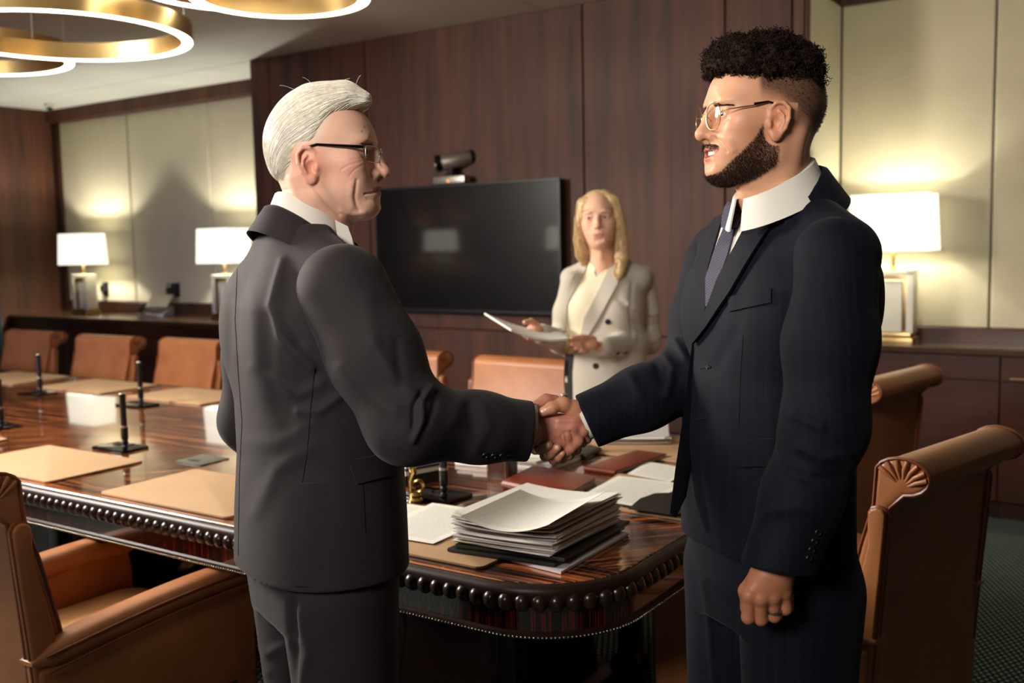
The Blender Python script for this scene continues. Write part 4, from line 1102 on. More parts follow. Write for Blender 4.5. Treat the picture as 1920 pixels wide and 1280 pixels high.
def patch(poly, bvh, off=0.003, thick=0.003, step=6.0, puff=0.0, free=None):
    """a piece of cloth of real thickness lying on the surface; outline given where it is seen from the lens"""
    b = []; n = len(poly)
    for i in range(n):
        p, q = np.array(poly[i], float), np.array(poly[(i+1) % n], float); m = max(1, int(np.linalg.norm(q-p)/step))
        b += [p+(q-p)*k/m for k in range(m)]
    lo, hi = np.min(b, 0), np.max(b, 0)
    g = np.array([(x, y) for x in np.arange(lo[0]+step/2, hi[0], step) for y in np.arange(lo[1]+step/2, hi[1], step)])
    if len(g):
        g = g[in_poly(g, poly)]
        if len(g): g = g[poly_dist(g, list(poly)+[poly[0]]) > step*0.5]
    pts = [Vector(q) for q in b]+[Vector(q) for q in g]
    vo, ed, fo, _, _, _ = delaunay_2d_cdt(pts, [(i, (i+1) % len(b)) for i in range(len(b))], [], 1, 1e-6)
    vo = np.array([tuple(v) for v in vo]); pos = []; nor = []; ok = []
    for x, y in vo:
        d = Vector(ray(x, y)).normalized(); hit = bvh.ray_cast(Vector(CAMP), d)
        if hit[0] is None: pos.append((0, 0, 0)); nor.append((0, 0, 0)); ok.append(False); continue
        nn = hit[1]; nn = nn if nn.dot(d) < 0 else -nn
        pos.append(tuple(hit[0])); nor.append(tuple((nn*0.75-d*0.25).normalized())); ok.append(True)
    pos, nor, ok = np.array(pos), np.array(nor), np.array(ok)
    if not ok.all():
        if not ok.any(): return MB()
        for i in np.where(~ok)[0]:
            j = np.where(ok)[0][np.argmin(((vo[ok]-vo[i])**2).sum(1))]
            dd = (pos[j]-CAMP)@FH; pos[i] = atw(vo[i][0], vo[i][1], dd); nor[i] = nor[j]
    e = poly_dist(vo, list(poly)+[poly[0]])
    lift = off+puff*np.clip(e/18.0, 0, 1)
    if free is not None: lift = off*np.exp(-(poly_dist(vo, free)/34.0)**2)-0.0006      # stands off only along its free edge
    T = pos+nor*lift[:, None]; Bt = pos+nor*(lift-thick)[:, None]; m = len(vo)
    fs = []; cnt = {}
    for f in fo:
        fs.append(tuple(f)); fs.append(tuple(i+m for i in f)[::-1])
        for k in range(len(f)): cnt[(f[k], f[(k+1) % len(f)])] = 1
    for (a, c) in list(cnt):
        if (c, a) not in cnt: fs.append((a, a+m, c+m, c))
    return MB().add(list(T)+list(Bt), fs)
def line_on(bvh, pts, r=0.0008, off=0.0004, step=7.0):
    out = []
    for a, b in zip(pts, pts[1:]):
        m = max(1, int(math.hypot(b[0]-a[0], b[1]-a[1])/step))
        for k in range(m+(1 if b is pts[-1] else 0)):
            x, y = a[0]+(b[0]-a[0])*k/m, a[1]+(b[1]-a[1])*k/m
            d = Vector(ray(x, y)).normalized(); h = bvh.ray_cast(Vector(CAMP), d)
            if h[0] is not None: out.append(h[0]-d*off)
    return MB().tube(out, r, 5) if len(out) > 1 else MB()
def button_at(bvh, px, py, r=0.0075, th=0.003):
    d = Vector(ray(px, py)).normalized(); h = bvh.ray_cast(Vector(CAMP), d)
    if h[0] is None: return MB()
    n = h[1] if h[1].dot(d) < 0 else -h[1]
    T = Matrix.Translation(h[0]) @ n.to_track_quat('Z', 'Y').to_matrix().to_4x4()
    return MB().lathe([(0, 0), (r, 0), (r, th*0.7), (r*0.9, th), (r*0.72, th), (r*0.66, th*0.6), (0, th*0.6)], 14).xf(T)
def strands(n, start, dirfn, bvh, steps, step, r0, lift=0.0015, seed=1, sides=3, jit=0.0):
    """thin hair strands combed over the surface"""
    g = np.random.default_rng(seed); out = []
    for i in range(n):
        p = Vector(start[i]); path = []; lf = lift*g.uniform(0.2, 1.3); jv = Vector(g.normal(0, jit, 3))
        for k in range(steps):
            q, nn, _, _ = bvh.find_nearest(p)
            path.append(tuple(q+nn*lf))
            d = Vector(dirfn(q))+jv
            d = d-nn*d.dot(nn)
            if d.length < 1e-6: break
            p = q+d.normalized()*step
        if len(path) == steps: out.append(path)
    return tubes_np(out, [r0*(1-0.75*(k/(steps-1))**2) for k in range(steps)], sides)
def pnp(name, VF, mat, parent):
    o = pobj(name, np_mesh(name, *VF), mat, parent); return o
def tubes_np(P, R, sides=3):
    """many thin tubes at once: P (N, K, 3) paths, R (K,) radii -> vertices and quads"""
    P = np.asarray(P, float); n, K, _ = P.shape; R = np.asarray(R, float)
    T = np.gradient(P, axis=1); T /= np.linalg.norm(T, axis=2)[..., None]+1e-12
    ref = np.where(np.abs(T[:, :1, 2:3]) < 0.9, np.array([0, 0, 1.0]), np.array([1.0, 0, 0]))
    N = np.cross(T, np.broadcast_to(ref, T.shape)); N /= np.linalg.norm(N, axis=2)[..., None]+1e-12; B = np.cross(T, N)
    A = 2*PI*np.arange(sides)/sides
    V = P[:, :, None]+R[None, :, None, None]*(N[:, :, None]*np.cos(A)[:, None]+B[:, :, None]*np.sin(A)[:, None])
    k, j = np.meshgrid(np.arange(K-1), np.arange(sides), indexing='ij'); j2 = (j+1) % sides
    q = np.stack([k*sides+j, k*sides+j2, (k+1)*sides+j2, (k+1)*sides+j], -1).reshape(-1, 4)
    return V.reshape(-1, 3), (q[None]+(np.arange(n)*K*sides)[:, None, None]).reshape(-1, 4)
def tufts(P, N, length, r, seed=2, bend=0.5, down=(0, 0, 0), sides=3):
    """short hairs standing on points P with normals N"""
    g = np.random.default_rng(seed); P = np.asarray(P); N = np.asarray(N); n = len(P); dn = np.array(down)
    L = length*g.uniform(0.6, 1.25, (n, 1)); d = N*0.55+dn+g.normal(0, bend, (n, 3))*0.4; d /= np.linalg.norm(d, axis=1)[:, None]
    d2 = d+dn*0.5+g.normal(0, bend, (n, 3))*0.35; d2 /= np.linalg.norm(d2, axis=1)[:, None]
    return tubes_np(np.stack([P-N*0.0006, P+d*L*0.5, P+d*L*0.5+d2*L*0.5], 1), [r, r*0.8, r*0.3], sides)
def band(B, rows, n=48, a0=0.0, a1=2*PI, th=0.002):
    """collar: rows of (cx, rx, ry, z, drop) from top edge to bottom edge; drop lowers the front"""
    outer = []; R = []
    A = np.linspace(a0, a1, n)
    for a in A:
        pr = []
        for cx, rx, ry, z, dr in rows:
            f = (1+math.cos(a))/2
            pr.append((cx+rx*math.cos(a), ry*math.sin(a), z-dr*f))
        inn = [(x-th*math.cos(a), y-th*math.sin(a), z) for x, y, z in pr]
        R.append([tuple(apply(B, [q])[0]) for q in pr+inn[::-1]])
    return MB().rings(R, True, True)
def sample_pts(V, F, mask, n, seed=0):
    g = np.random.default_rng(seed); ids = np.where(mask)[0]
    if len(ids) == 0: return np.zeros((0, 3)), np.zeros((0, 3))
    N = vnormals(V, F); k = g.choice(ids, n, replace=len(ids) < n)
    return V[k]+g.normal(0, 0.0006, (n, 3)), N[k]
def paint_head(V, base, P, lips, flush=0.5):
    C = np.tile(base, (len(V), 1)); mz, mx, cw = P.get('mouth_z', -0.042), P.get('mouth_x', 0.1115), P.get('mouth_w', 0.026)
    red = base*np.array([1.0, 0.62, 0.55])
    def mixc(m, c): nonlocal C; m = np.clip(m, 0, 1)[:, None]; C = C*(1-m)+c*m
    nt, nz = P.get('nose', 0.1205), P.get('nose_z', -0.005)
    mixc(flush*0.55*gauss(V, (nt+0.004, 0, nz-0.002), (0.018, 0.018, 0.018)), red)
    for s in (-1, 1):
        mixc(flush*0.5*gauss(V, (0.075, s*0.048, -0.008), (0.03, 0.03, 0.022)), red)
        mixc(flush*0.95*gauss(V, (-0.008+P.get('ear_x', 0), s*0.078, P.get('ear_z', 0.004)), (0.028, 0.012, 0.04)), red)
        mixc(0.35*gauss(V, (0.098, s*0.03, P.get('eye_z', 0.0262)), (0.02, 0.024, 0.012)), base*np.array([0.72, 0.56, 0.52]))
    cu = P.get('smile', 0.003); co = P.get('mouth_open', 0)
    yy = np.abs(V[:, 1])/cw; zc = mz+cu*yy**2
    hgt = (0.0085+co)*np.sqrt(np.clip(1-yy**2, 0, 1))
    m = (V[:, 0] > mx-0.024) & (yy < 1.02)
    mixc(np.where(m, smooth01(-np.abs(V[:, 2]-zc+0.0012), -hgt-0.0015, -hgt+0.002), 0)*0.85, lips)
    return C
def hand_colour(V, base):
    return np.tile(base, (len(V), 1))
def shoe(B, x, y):
    f = Field((x-0.13, y-0.06, -0.01), (x+0.22, y+0.06, 0.14), 0.006)
    f.ell((x+0.10, y, 0.035), (0.10, 0.045, 0.045), 0); f.ell((x-0.04, y, 0.04), (0.065, 0.036, 0.05), 0.03); f.cap((x-0.03, y, 0.05), (x-0.02, y, 0.12), 0.04, 0.04, 0.03)
    f.plane((0, 0, 0.002), (0, 0, -1)); V, F = f.mesh(1); return apply(B, V), F
simple('shoe_leather', (14, 12, 12), 0.25, 0, 0.1, 20)
simple('seam_thread', (10, 9, 10), 0.9, 0, 0.05, 20)

# ================================================================== the older man
BO = body_frame(-0.372, 1.86, math.cos(math.radians(32)), math.sin(math.radians(32)))
old = person('grey-haired man in a dark grey suit and glasses, seen from behind, shaking hands', BO)
aO = math.radians(5)
hf = RV*math.cos(aO)-FH*math.sin(aO); hl = RV*math.sin(aO)+FH*math.cos(aO)
HO = frame((0, 0, 0), hf, hl)
PO = dict(folds=1.35, wrinkles=True, chin_z=-0.067, chin_x=0.088, mouth_z=-0.0425, mouth_x=0.1125, eye_open=0.0036, nose=0.1225, nose_z=-0.010, corner_back=0.029, mouth_w=0.027, eye_z=0.0225, ear_x=0.017, ear_z=-0.002, neck_r=0.056, smile=0.001)
HO[:3, 3] = atw(731, 321, 1.838)-HO[:3, :3] @ np.array([0.1345, 0, -0.0095])
Vh, Fh_ = build_head(0.0016, PO)
Ch = paint_head(Vh, lin3(230, 182, 158), PO, lin3(176, 108, 94), 0.8)
# close-cropped hair shows pale where it thins out above the ears and at the nape
_lo = np.interp(Vh[:, 0], [-0.10, -0.06, -0.045, -0.03, -0.015, 0.012, 0.026, 0.036, 0.050, 0.075, 0.12], [-0.030, -0.036, -0.032, -0.016, 0.012, 0.020, 0.046, 0.066, 0.084, 0.094, 0.094])
_m = smooth01(Vh[:, 2]-_lo, -0.022, 0.004)*np.where((np.abs(Vh[:, 1]) > 0.07) & (Vh[:, 0] > -0.024) & (Vh[:, 2] < 0.036), 0, 1)*smooth01(0.06-Vh[:, 0], 0, 0.03)
Ch = Ch*(1-0.6*_m)[:, None]+lin3(226, 206, 184)*(0.6*_m)[:, None]
# --- right hand (back of the hand to the lens)
def HP_(px, py, dw): return atw(px, py, 1.80+dw)
def hand_old():
    c = [HP_(x, y, d) for x, y, d in ((985, 750, -0.07), (1120, 880, -0.07), (985, 730, 0.08), (1120, 880, 0.08))]
    lo = np.min(c, 0)-0.02; hi = np.max(c, 0)+0.02
    f = Field(lo, hi, 0.00135)
    H = HP_
    kn = [(1079, 789, -0.010), (1074, 804, -0.013), (1064, 818, -0.012), (1052, 829, -0.008)]
    bs = [(1004, 786, -0.002), (1003, 797, -0.006), (1003, 808, -0.005), (1004, 819, 0.0)]
    f.cap(H(960, 800, 0.004), H(1004, 801, 0.002), 0.0265, 0.0270, 0)
    for a, b in zip(bs, kn): f.cap(H(*a), H(*b), 0.0150, 0.0112, 0.014)
    f.cap(H(1010, 803, 0.006), H(1052, 806, 0.006), 0.021, 0.020, 0.015)
    for k in kn: f.ell(H(k[0], k[1], k[2]-0.004), (0.0095, 0.0095, 0.0095), 0.006)
    f.chain([H(1079, 789, -0.010), H(1095, 806, -0.012), H(1099, 822, 0.002), H(1092, 831, 0.018)], [0.0110, 0.0102, 0.0094, 0.0080], 0.005)
    f.chain([H(1074, 804, -0.013), H(1084, 826, -0.014), H(1080, 842, 0.002), H(1074, 842, 0.018)], [0.0110, 0.0102, 0.0094, 0.0080], 0.004)
    f.chain([H(1064, 818, -0.012), H(1071, 839, -0.011), H(1067, 852, 0.004), H(1060, 850, 0.018)], [0.0106, 0.0098, 0.0090, 0.0076], 0.004)
    f.chain([H(1052, 829, -0.008), H(1058, 848, -0.006), H(1055, 857, 0.006), H(1048, 854, 0.018)], [0.0096, 0.0086, 0.0080, 0.0070], 0.004)
    f.chain([H(1002, 783, 0.010), H(1010, 765, 0.018), H(1024, 752, 0.026), H(1040, 751, 0.032)], [0.0190, 0.0145, 0.0128, 0.0110], 0.014)
    for a, b in zip(bs, kn): f.cap(H(a[0]*0.4+b[0]*0.6, a[1]*0.4+b[1]*0.6, -0.021), H(b[0]-4, b[1], b[2]-0.010), 0.0012, 0.0016, 0.008)
    # creases between the fingers where the grip wrinkles
    for a, b in (((1058, 812), (1066, 838)), ((1052, 816), (1058, 842)), ((1070, 808), (1078, 830))): f.cap(H(*a, -0.026), H(*b, -0.024), 0.0010, 0.0008, 0.004, 's')
    V, F = f.mesh(1)
    C = np.tile(lin3(192, 128, 106), (len(V), 1)); P = projN(V)
    for k in kn: C = C*(1-0.35*np.exp(-(((P-np.array(k[:2]))/9)**2).sum(1)))[:, None]+0.35*np.exp(-(((P-np.array(k[:2]))/9)**2).sum(1))[:, None]*lin3(170, 92, 78)
    return V, F, C
Vr, Fr, Cr = hand_old()
# --- left hand, hanging behind
def relaxed_hand(wr, dirv, side, up, h=0.0026):
    """simple relaxed hand: palm and five bent fingers; dirv along the hand, side across to the thumb, up out of the back"""
    wr, d, s, n = [np.array(q, float) for q in (wr, dirv, side, up)]
    f = Field(wr-0.2, wr+0.2, h); T = lambda a, b, c: wr+d*a+s*b+n*c
    f.cap(T(-0.05, 0, 0), T(0.01, 0, 0), 0.024, 0.024, 0)
    for i, (b, L) in enumerate(((0.026, 0.9), (0.009, 1.0), (-0.009, 0.94), (-0.026, 0.78))):
        f.cap(T(0.0, b*0.6, 0), T(0.078, b, 0.002), 0.015, 0.0105, 0.012)
        f.chain([T(0.078, b, 0.002), T(0.078+0.038*L, b, -0.008), T(0.078+0.056*L, b, -0.028), T(0.078+0.060*L, b, -0.046)], [0.0102, 0.0094, 0.0086, 0.0076], 0.004)
    f.chain([T(0.01, 0.02, -0.004), T(0.04, 0.042, -0.014), T(0.066, 0.05, -0.022), T(0.09, 0.05, -0.028)], [0.018, 0.0130, 0.0115, 0.0095], 0.012)
    return f.mesh(1)
def join_body(parts):
    Vs, Fs, Cs, b = [], [], [], 0
    for V, F, C in parts: Vs.append(V); Fs.append(np.asarray(F)+b); Cs.append(C); b += len(V)
    return np.concatenate(Vs), np.concatenate(Fs), np.concatenate(Cs)
def inner_body(B, Hf, arms, skin, top=1.46, s=1.0):
    """the figure under the clothes, so head, hands and legs belong to one body"""
    Bi = np.linalg.inv(B); L = lambda p: apply(Bi, [p])[0]
    f = Field((-0.45, -0.5, 0.0), (0.5, 0.5, 1.7), 0.014)
    f.loft([0.84, 0.95, 1.08, 1.25, 1.36, top], [0, 0, 0, 0, -0.01, -0.02], [0]*6, [0.10*s, 0.105*s, 0.095*s, 0.10*s, 0.085*s, 0.05*s], [0.155*s, 0.16*s, 0.135*s, 0.155*s, 0.15*s, 0.07*s], 2.2, 0)
    nk = L(apply(Hf, [(-0.016, 0, -0.14)])[0]); f.cap(nk, (-0.015, 0, top-0.05), 0.045, 0.06, 0.04)
    for s_ in (-1, 1): f.chain([(0, s_*0.085, 0.86), (0.01, s_*0.095, 0.48), (-0.01, s_*0.1, 0.08)], [0.075*s, 0.05*s, 0.036], 0.04)
    for ch in arms: f.chain([L(q) for q in ch], [0.045*s, 0.042*s, 0.036*s, 0.030*s][:len(ch)] if len(ch) > 3 else [0.045*s, 0.040*s, 0.028*s], 0.03)
    V, F = f.mesh(1); return apply(B, V), F, np.tile(skin, (len(V), 1))
shR = apply(BO, [(-0.012, -0.188, 1.405)])[0]; elR = atw(764, 790, 1.645); wrR = atw(1000, 809, 1.790)
shL = apply(BO, [(-0.012, 0.188, 1.405)])[0]; elL = apply(BO, [(-0.045, 0.25, 1.13)])[0]; wrL = apply(BO, [(0.10, 0.235, 0.93)])[0]
dl = (wrL-elL)/np.linalg.norm(wrL-elL); dl = dl*0.5+np.array([0, 0, -0.85]); dl /= np.linalg.norm(dl)
fx_ = BO[:3, 0]-dl*(BO[:3, 0]@dl); fx_ /= np.linalg.norm(fx_); 
Vl, Fl = relaxed_hand(wrL+dl*0.02, dl, fx_, np.cross(fx_, dl)*1.0)
Vb, Fb, Cb = inner_body(BO, HO, [[shR, elR, wrR], [shL, elL, wrL]], lin3(205, 150, 124))
Vw = folds(apply(HO, Vh), Fh_, [(((669, 338), (667, 352), (665, 370), (668, 384), (673, 394)), 3.4, -0.0019), (((660, 346), (657, 366), (660, 386)), 7, 0.0016), (((678, 302), (655, 309), (640, 318)), 2.2, -0.0007), (((676, 297), (658, 300)), 2.0, -0.0005), (((680, 309), (664, 319), (655, 330)), 2.2, -0.0006),
    (((684, 364), (698, 362), (712, 359)), 1.7, -0.0022), (((696, 316), (694, 328), (700, 334)), 2.0, -0.0018), (((588, 350), (608, 377), (636, 402)), 4, -0.0020), (((600, 345), (622, 374), (650, 400)), 6, 0.0012), (((684, 238), (700, 247)), 1.6, -0.0009), (((680, 247), (703, 255)), 1.6, -0.0009), (((640, 395), (660, 402), (684, 398)), 5, 0.0014), (((690, 374), (704, 377)), 4, -0.0010)])
Va, Fa, Ca = join_body([(Vw, Fh_, Ch), (Vr, Fr, Cr), (Vl, Fl, np.tile(lin3(192, 128, 106), (len(Vl), 1))), (Vb, Fb, Cb)])
pobj('body', np_mesh('body', Va, Fa, Ca), 'skin', old)
def eyes_world(parent, M, iris, look=(1, 0, 0), ez=0.0262, r=0.0123):
    for s in (-1, 1):
        c = apply(M, [(0.0897, s*0.0315, ez)])[0]; d = M[:3, :3] @ (np.array(look)/np.linalg.norm(look))
        T = Matrix.Translation(c) @ Vector(d).to_track_quat('Z', 'Y').to_matrix().to_4x4()
        e = padd('eyeball', MB().lathe([(r*math.sin(a), r*math.cos(a)) for a in np.linspace(0.001, PI-0.001, 14)], 20).xf(T), 'eye_white', parent)
        padd('iris', MB().lathe([(0.0001, r*1.03), (0.0035, r*1.02), (0.0058, r*0.915), (0.0058, r*0.88)], 18).xf(T), iris, e)
        padd('pupil', MB().lathe([(0.0001, r*1.045), (0.0022, r*1.04), (0.0024, r*1.02)], 14).xf(T), 'black_gloss', e)
eyes_world(old, HO, 'iris_blue', (1, -0.05, 0.02), 0.0225)
# hair: silver, combed back with a quiff
f = Field((-0.125, -0.105, -0.06), (0.14, 0.105, 0.175), 0.002)
f.ell((0.000, 0, 0.054), (0.090, 0.0795, 0.084), 0)
f.ell((-0.036, 0, 0.030), (0.053, 0.0735, 0.066), 0.02)
f.ell((-0.030, 0, 0.000), (0.045, 0.062, 0.050), 0.02)
f.ell((0.026, 0, 0.100), (0.074, 0.058, 0.045), 0.03)
f.chain([(0.015, -0.012, 0.112), (0.060, -0.014, 0.120), (0.088, -0.010, 0.110), (0.097, -0.006, 0.100)], [0.036, 0.029, 0.021, 0.013], 0.02)
f.chain([(0.03, 0.03, 0.10), (0.06, 0.026, 0.108), (0.076, 0.020, 0.104)], [0.03, 0.026, 0.02], 0.02)
nrm_ = np.array([0.66, 0, -0.75])
f.put(lambda x, y, z: (np.interp(x, [-0.10, -0.06, -0.045, -0.03, -0.015, 0.012, 0.026, 0.036, 0.050, 0.075, 0.12], [-0.030, -0.036, -0.032, -0.016, 0.012, 0.020, 0.046, 0.066, 0.084, 0.094, 0.094]).astype(np.float32)-z)*0.8+0*y, f.lo, f.lo+f.h*f.n, 0.028, 'i')
for s in (-1, 1):
    f.ell((0.006, s*0.084, -0.006), (0.025, 0.020, 0.040), 0.008, 's')
f.ell((0.100, 0, 0.060), (0.034, 0.08, 0.042), 0.012, 's')
Vq, Fq = f.mesh(1)
hairV = apply(HO, Vq); hb = bvh_of((hairV, Fq)); Nq = vnormals(Vq, Fq)
hr = pobj('hair', np_mesh('hair', hairV, Fq), 'hair_silver', old)
ids = np.where(Nq[:, 2] > -0.6)[0]; g = np.random.default_rng(4); st_ = hairV[g.choice(ids, 2400)]
MO_ = Matrix(HO.tolist()); MOi = MO_.inverted(); MO3 = MO_.to_3x3()
def ss_(x, a, b): t = min(1, max(0, (x-a)/(b-a))); return t*t*(3-2*t)
def dO(p):
    q = MOi @ p
    return MO3 @ Vector((-1.0, 0, -0.25-1.2*ss_(-q.x, 0.0, 0.09)-0.35*ss_(abs(q.y), 0.03, 0.075)+0.25*ss_(q.x, 0.05, 0.1)))
pnp('hair_strands', strands(2400, st_, dO, hb, 8, 0.0060, 0.00055, 0.0005, 3, 3, 0.06), 'hair_silver', hr)['kind'] = 'stuff'
# loose hairs on top
mb = MB()
for a in ((0.05, -0.01, 0.145, 0.03, -0.02), (0.075, 0.0, 0.138, 0.012, 0.03), (0.035, 0.01, 0.147, 0.03, 0.015), (0.0, 0.0, 0.146, -0.02, 0.02), (-0.03, -0.01, 0.138, -0.03, 0.012)):
    mb.tube([apply(HO, [(a[0]+a[3]*k/4, a[1], a[2]+a[4]*math.sin(k/4*1.5)*0.8)])[0] for k in range(5)], 0.00025, 3, False)
padd('stray_hair', mb, 'hair_silver', hr, 0, 80)
# nape stubble and eyebrows
for s in (-1, 1):
    P0 = np.array([apply(HO, [(0.110-0.016*t_-0.004*math.sin(t_*3), s*(0.012+0.036*t_), 0.0345+0.004*math.sin(t_*2.6)+np.random.default_rng(int(t_*999)).normal(0, 0.0014))])[0] for t_ in np.linspace(0.1, 1, 220)])
    hbvh = bvh_of((Vw, Fh_)) if s == -1 else hbvh
    pp = []; nn = []
    for p in P0:
        q, n_, _, _ = hbvh.find_nearest(Vector(p)); pp.append(np.array(q)); nn.append(np.array(n_))
    pnp('eyebrow', tufts(pp, nn, 0.0062, 0.00040, 5, 0.25, HO[:3, :3] @ np.array([-0.5, s*0.6, 0.1])), 'brow_grey', old)
# glasses: slim rectangular lenses, dark temples
def glasses(parent, M, shape, lensz, yc, wx, wz, fx, wrap, frame_mat, temple_mat, earx, tr=0.0016, rim=0.0009, hinge_z=0.010, earz=0.036):
    G = lambda x, y, z: apply(M, [(x, y, z)])[0]
    gl = bpy.data.objects.new('glasses', None); COL.objects.link(gl); gl.parent = parent; gl.location = -Vector(parent.location); gl['label'] = 'spectacles worn on the face'
    def part(name, mb, mat): return link(name, mesh_from(name, mb, True, 0, 2, 60), mat, gl)
    for s in (-1, 1):
        out = []
        for k in range(28):
            a = 2*PI*k/28; e = shape
            cx, cz = math.cos(a), math.sin(a)
            y = yc+wx*math.copysign(abs(cx)**(2/e), cx); z = lensz+wz*math.copysign(abs(cz)**(2/e), cz)
            out.append((fx-wrap*max(0, y-0.008), s*y, z))
        lr = []
        for kk_ in (1.0, 0.75, 0.5, 0.25, 0.02):
            lr.append([G(fx-wrap*max(0, (yc+(abs(y)-yc)*kk_)-0.008)+0.0028*(1-kk_**2), s*(yc+(abs(y)-yc)*kk_), lensz+(z-lensz)*kk_) for x, y, z in out])
        part('lens', MB().rings(lr, cap=False), 'lens_glass')
        part('rim', MB().tube([G(*q) for q in out], rim, 6, True, True), frame_mat)
        h0 = (fx-wrap*(yc+wx)-0.001, s*(yc+wx+0.002), lensz+hinge_z)
        ear = (0.006+earx, s*0.0765, earz)
        part('temple', MB().tube([G(*h0), G(h0[0]-0.006, s*(yc+wx+0.008), lensz+hinge_z), G(h0[0]*0.5+0.006, s*0.074, (lensz+hinge_z)*0.5+earz*0.5), G(*ear), G(-0.008+earx, s*0.080, earz-0.004), G(-0.022+earx, s*0.078, earz-0.020)], [tr, tr*1.15, tr, tr, tr, tr*0.8], 8), temple_mat)
        part('nose_pad', MB().tube([G(fx-0.001, s*(yc-wx+0.002), lensz+0.003), G(fx-0.006, s*0.0105, lensz-0.001), G(fx-0.009, s*0.010, lensz-0.005)], [0.0006, 0.0008, 0.002], 6), 'steel')
    part('bridge', MB().tube([G(fx-wrap*0.0, -(yc-wx), lensz+0.004), G(fx+0.002, -0.004, lensz+0.007), G(fx+0.002, 0.004, lensz+0.007), G(fx, yc-wx, lensz+0.004)], rim*1.3, 6), frame_mat)
    return gl
glasses(old, HO, 5.0, 0.0185, 0.0335, 0.0245, 0.0140, 0.1185, 0.28, 'steel', 'black_gloss', 0.017, 0.0026, 0.0008, 0.011, 0.034)
# --- clothes of the older man
def jacket_solid(B, sc, hem, arr, h=0.0042, shz=1.465, shw=0.185, shr=0.056, chest=0.075):
    f = Field((-0.28, -0.30, hem-0.02), (0.28, 0.30, shz+0.12), h)
    z, cx, a, b = zip(*arr)
    f.loft(z, cx, [0]*len(z), a, b, 2.25, 0)
    for s in (-1, 1):
        f.cap((-0.022, s*0.055, shz+0.014), (-0.010, s*(shw+0.012), shz-0.050), shr*0.85, shr, 0.05)
        f.ell((-0.085, s*0.085, shz-0.13), (0.050, 0.075, 0.10), 0.05)
        f.ell((chest, s*0.085, shz-0.16), (0.055, 0.075, 0.09), 0.05)
    f.plane((0, 0, hem), (0, 0, -1), 0.0)
    return f
def cut_neck(f, r, z, cx=-0.01):
    f.cap((cx, 0, z), (cx+0.01, 0, z+0.3), r, r, 0.006, 's'); return f
arrO = [(0.80, 0.0, 0.148, 0.204), (0.885, 0.0, 0.150, 0.206), (1.0, 0.003, 0.147, 0.200), (1.10, 0.006, 0.141, 0.193), (1.2, 0.006, 0.141, 0.197), (1.3, 0.0, 0.138, 0.203), (1.38, -0.010, 0.122, 0.192), (1.43, -0.018, 0.098, 0.160), (1.475, -0.022, 0.074, 0.105), (1.505, -0.022, 0.060, 0.070)]
f = jacket_solid(BO, 1, 0.895, arrO)
V, F = f.mesh(1); V = apply(BO, V)
V = folds(V, F, [(((530, 490), (508, 575), (524, 630), (585, 688)), 9, 0.0065), (((548, 520), (536, 590), (560, 640)), 13, -0.005), (((455, 470), (470, 560), (480, 680)), 14, 0.004), (((500, 600), (500, 700), (540, 800)), 22, -0.005),
                 (((600, 720), (560, 740), (470, 690)), 10, 0.004), (((640, 740), (600, 770), (560, 770)), 9, 0.005), (((590, 790), (520, 830), (440, 830)), 16, 0.003), (((480, 960), (520, 880), (580, 840)), 15, 0.004), (((440, 1000), (470, 900)), 14, -0.003), (((430, 560), (428, 700)), 9, -0.004)])
jo = pobj('jacket', np_mesh('jacket', V, F), 'suit_grey', old); jo['label'] = 'dark grey woven suit jacket'
jb = bvh_of((V, F))
def sleeve(P, r, cutp, cutn, h=0.0038, lines=(), cut2=None):
    P = [np.array(p) for p in P]; m = max(r)+0.03; f = Field(np.min(P, 0)-m, np.max(P, 0)+m, h)
    f.chain(P, r, 0, kk=0.03); f.plane(cutp, cutn, 0.002)
    if cut2 is not None: f.plane(*cut2)
    V, F = f.mesh(1)
    return (folds(V, F, lines) if lines else V), F
dR = (wrR-elR)/np.linalg.norm(wrR-elR); mid = (shR+elR)/2+np.array([0, 0, 0.0])
sv, sf = sleeve([shR+np.array([0, 0, 0.004]), mid, elR, elR*0.45+wrR*0.55, wrR+dR*0.05], [0.078, 0.076, 0.068, 0.058, 0.053], atw(992, 810, 1.79), RV+FH*0.12-UP*0.14, 0.0034,
                [(((806, 728), (790, 752), (792, 790), (774, 826)), 6, 0.006), (((790, 736), (776, 762), (775, 800)), 5, -0.005), (((818, 738), (812, 770), (796, 800)), 6, -0.004), (((700, 640), (735, 700), (775, 740)), 12, 0.004), (((640, 690), (690, 740), (740, 770)), 14, 0.004),
                 (((860, 752), (850, 790)), 12, 0.003), (((905, 760), (915, 800), (890, 845)), 12, 0.003), (((880, 762), (885, 800)), 10, -0.003), (((690, 560), (700, 640)), 18, 0.003), (((745, 640), (752, 720)), 10, -0.003)])
padd_me = np_mesh('sleeve', sv, sf); s1 = pobj('sleeve', padd_me, 'suit_grey', jo)
sb = bvh_of((sv, sf))
dL = (wrL-elL)/np.linalg.norm(wrL-elL)
sv2, sf2 = sleeve([shL, (shL+elL)/2, elL, wrL], [0.074, 0.070, 0.060, 0.052], wrL-dL*0.01, dL, 0.005)
pobj('sleeve', np_mesh('sleeve', sv2, sf2), 'suit_grey', jo)
for px, py in ((909, 853), (925, 854), (940, 854), (953, 855)): padd('button', button_at(sb, px, py, 0.0066, 0.0026), 'button_dark', jo)
padd('pocket_flap', patch([(652, 863), (745, 844), (749, 884), (712, 896), (668, 907)], jb, 0.004, 0.004), 'suit_grey', jo)
padd('vent_panel', patch([(566, 905), (556, 1034), (551, 1097), (600, 1101), (660, 1100), (708, 1090), (712, 1000), (700, 930), (640, 905)], jb, 0.007, 0.004, 8.0, 0.0, [(568, 900), (556, 1034), (551, 1097)]), 'suit_grey', jo)
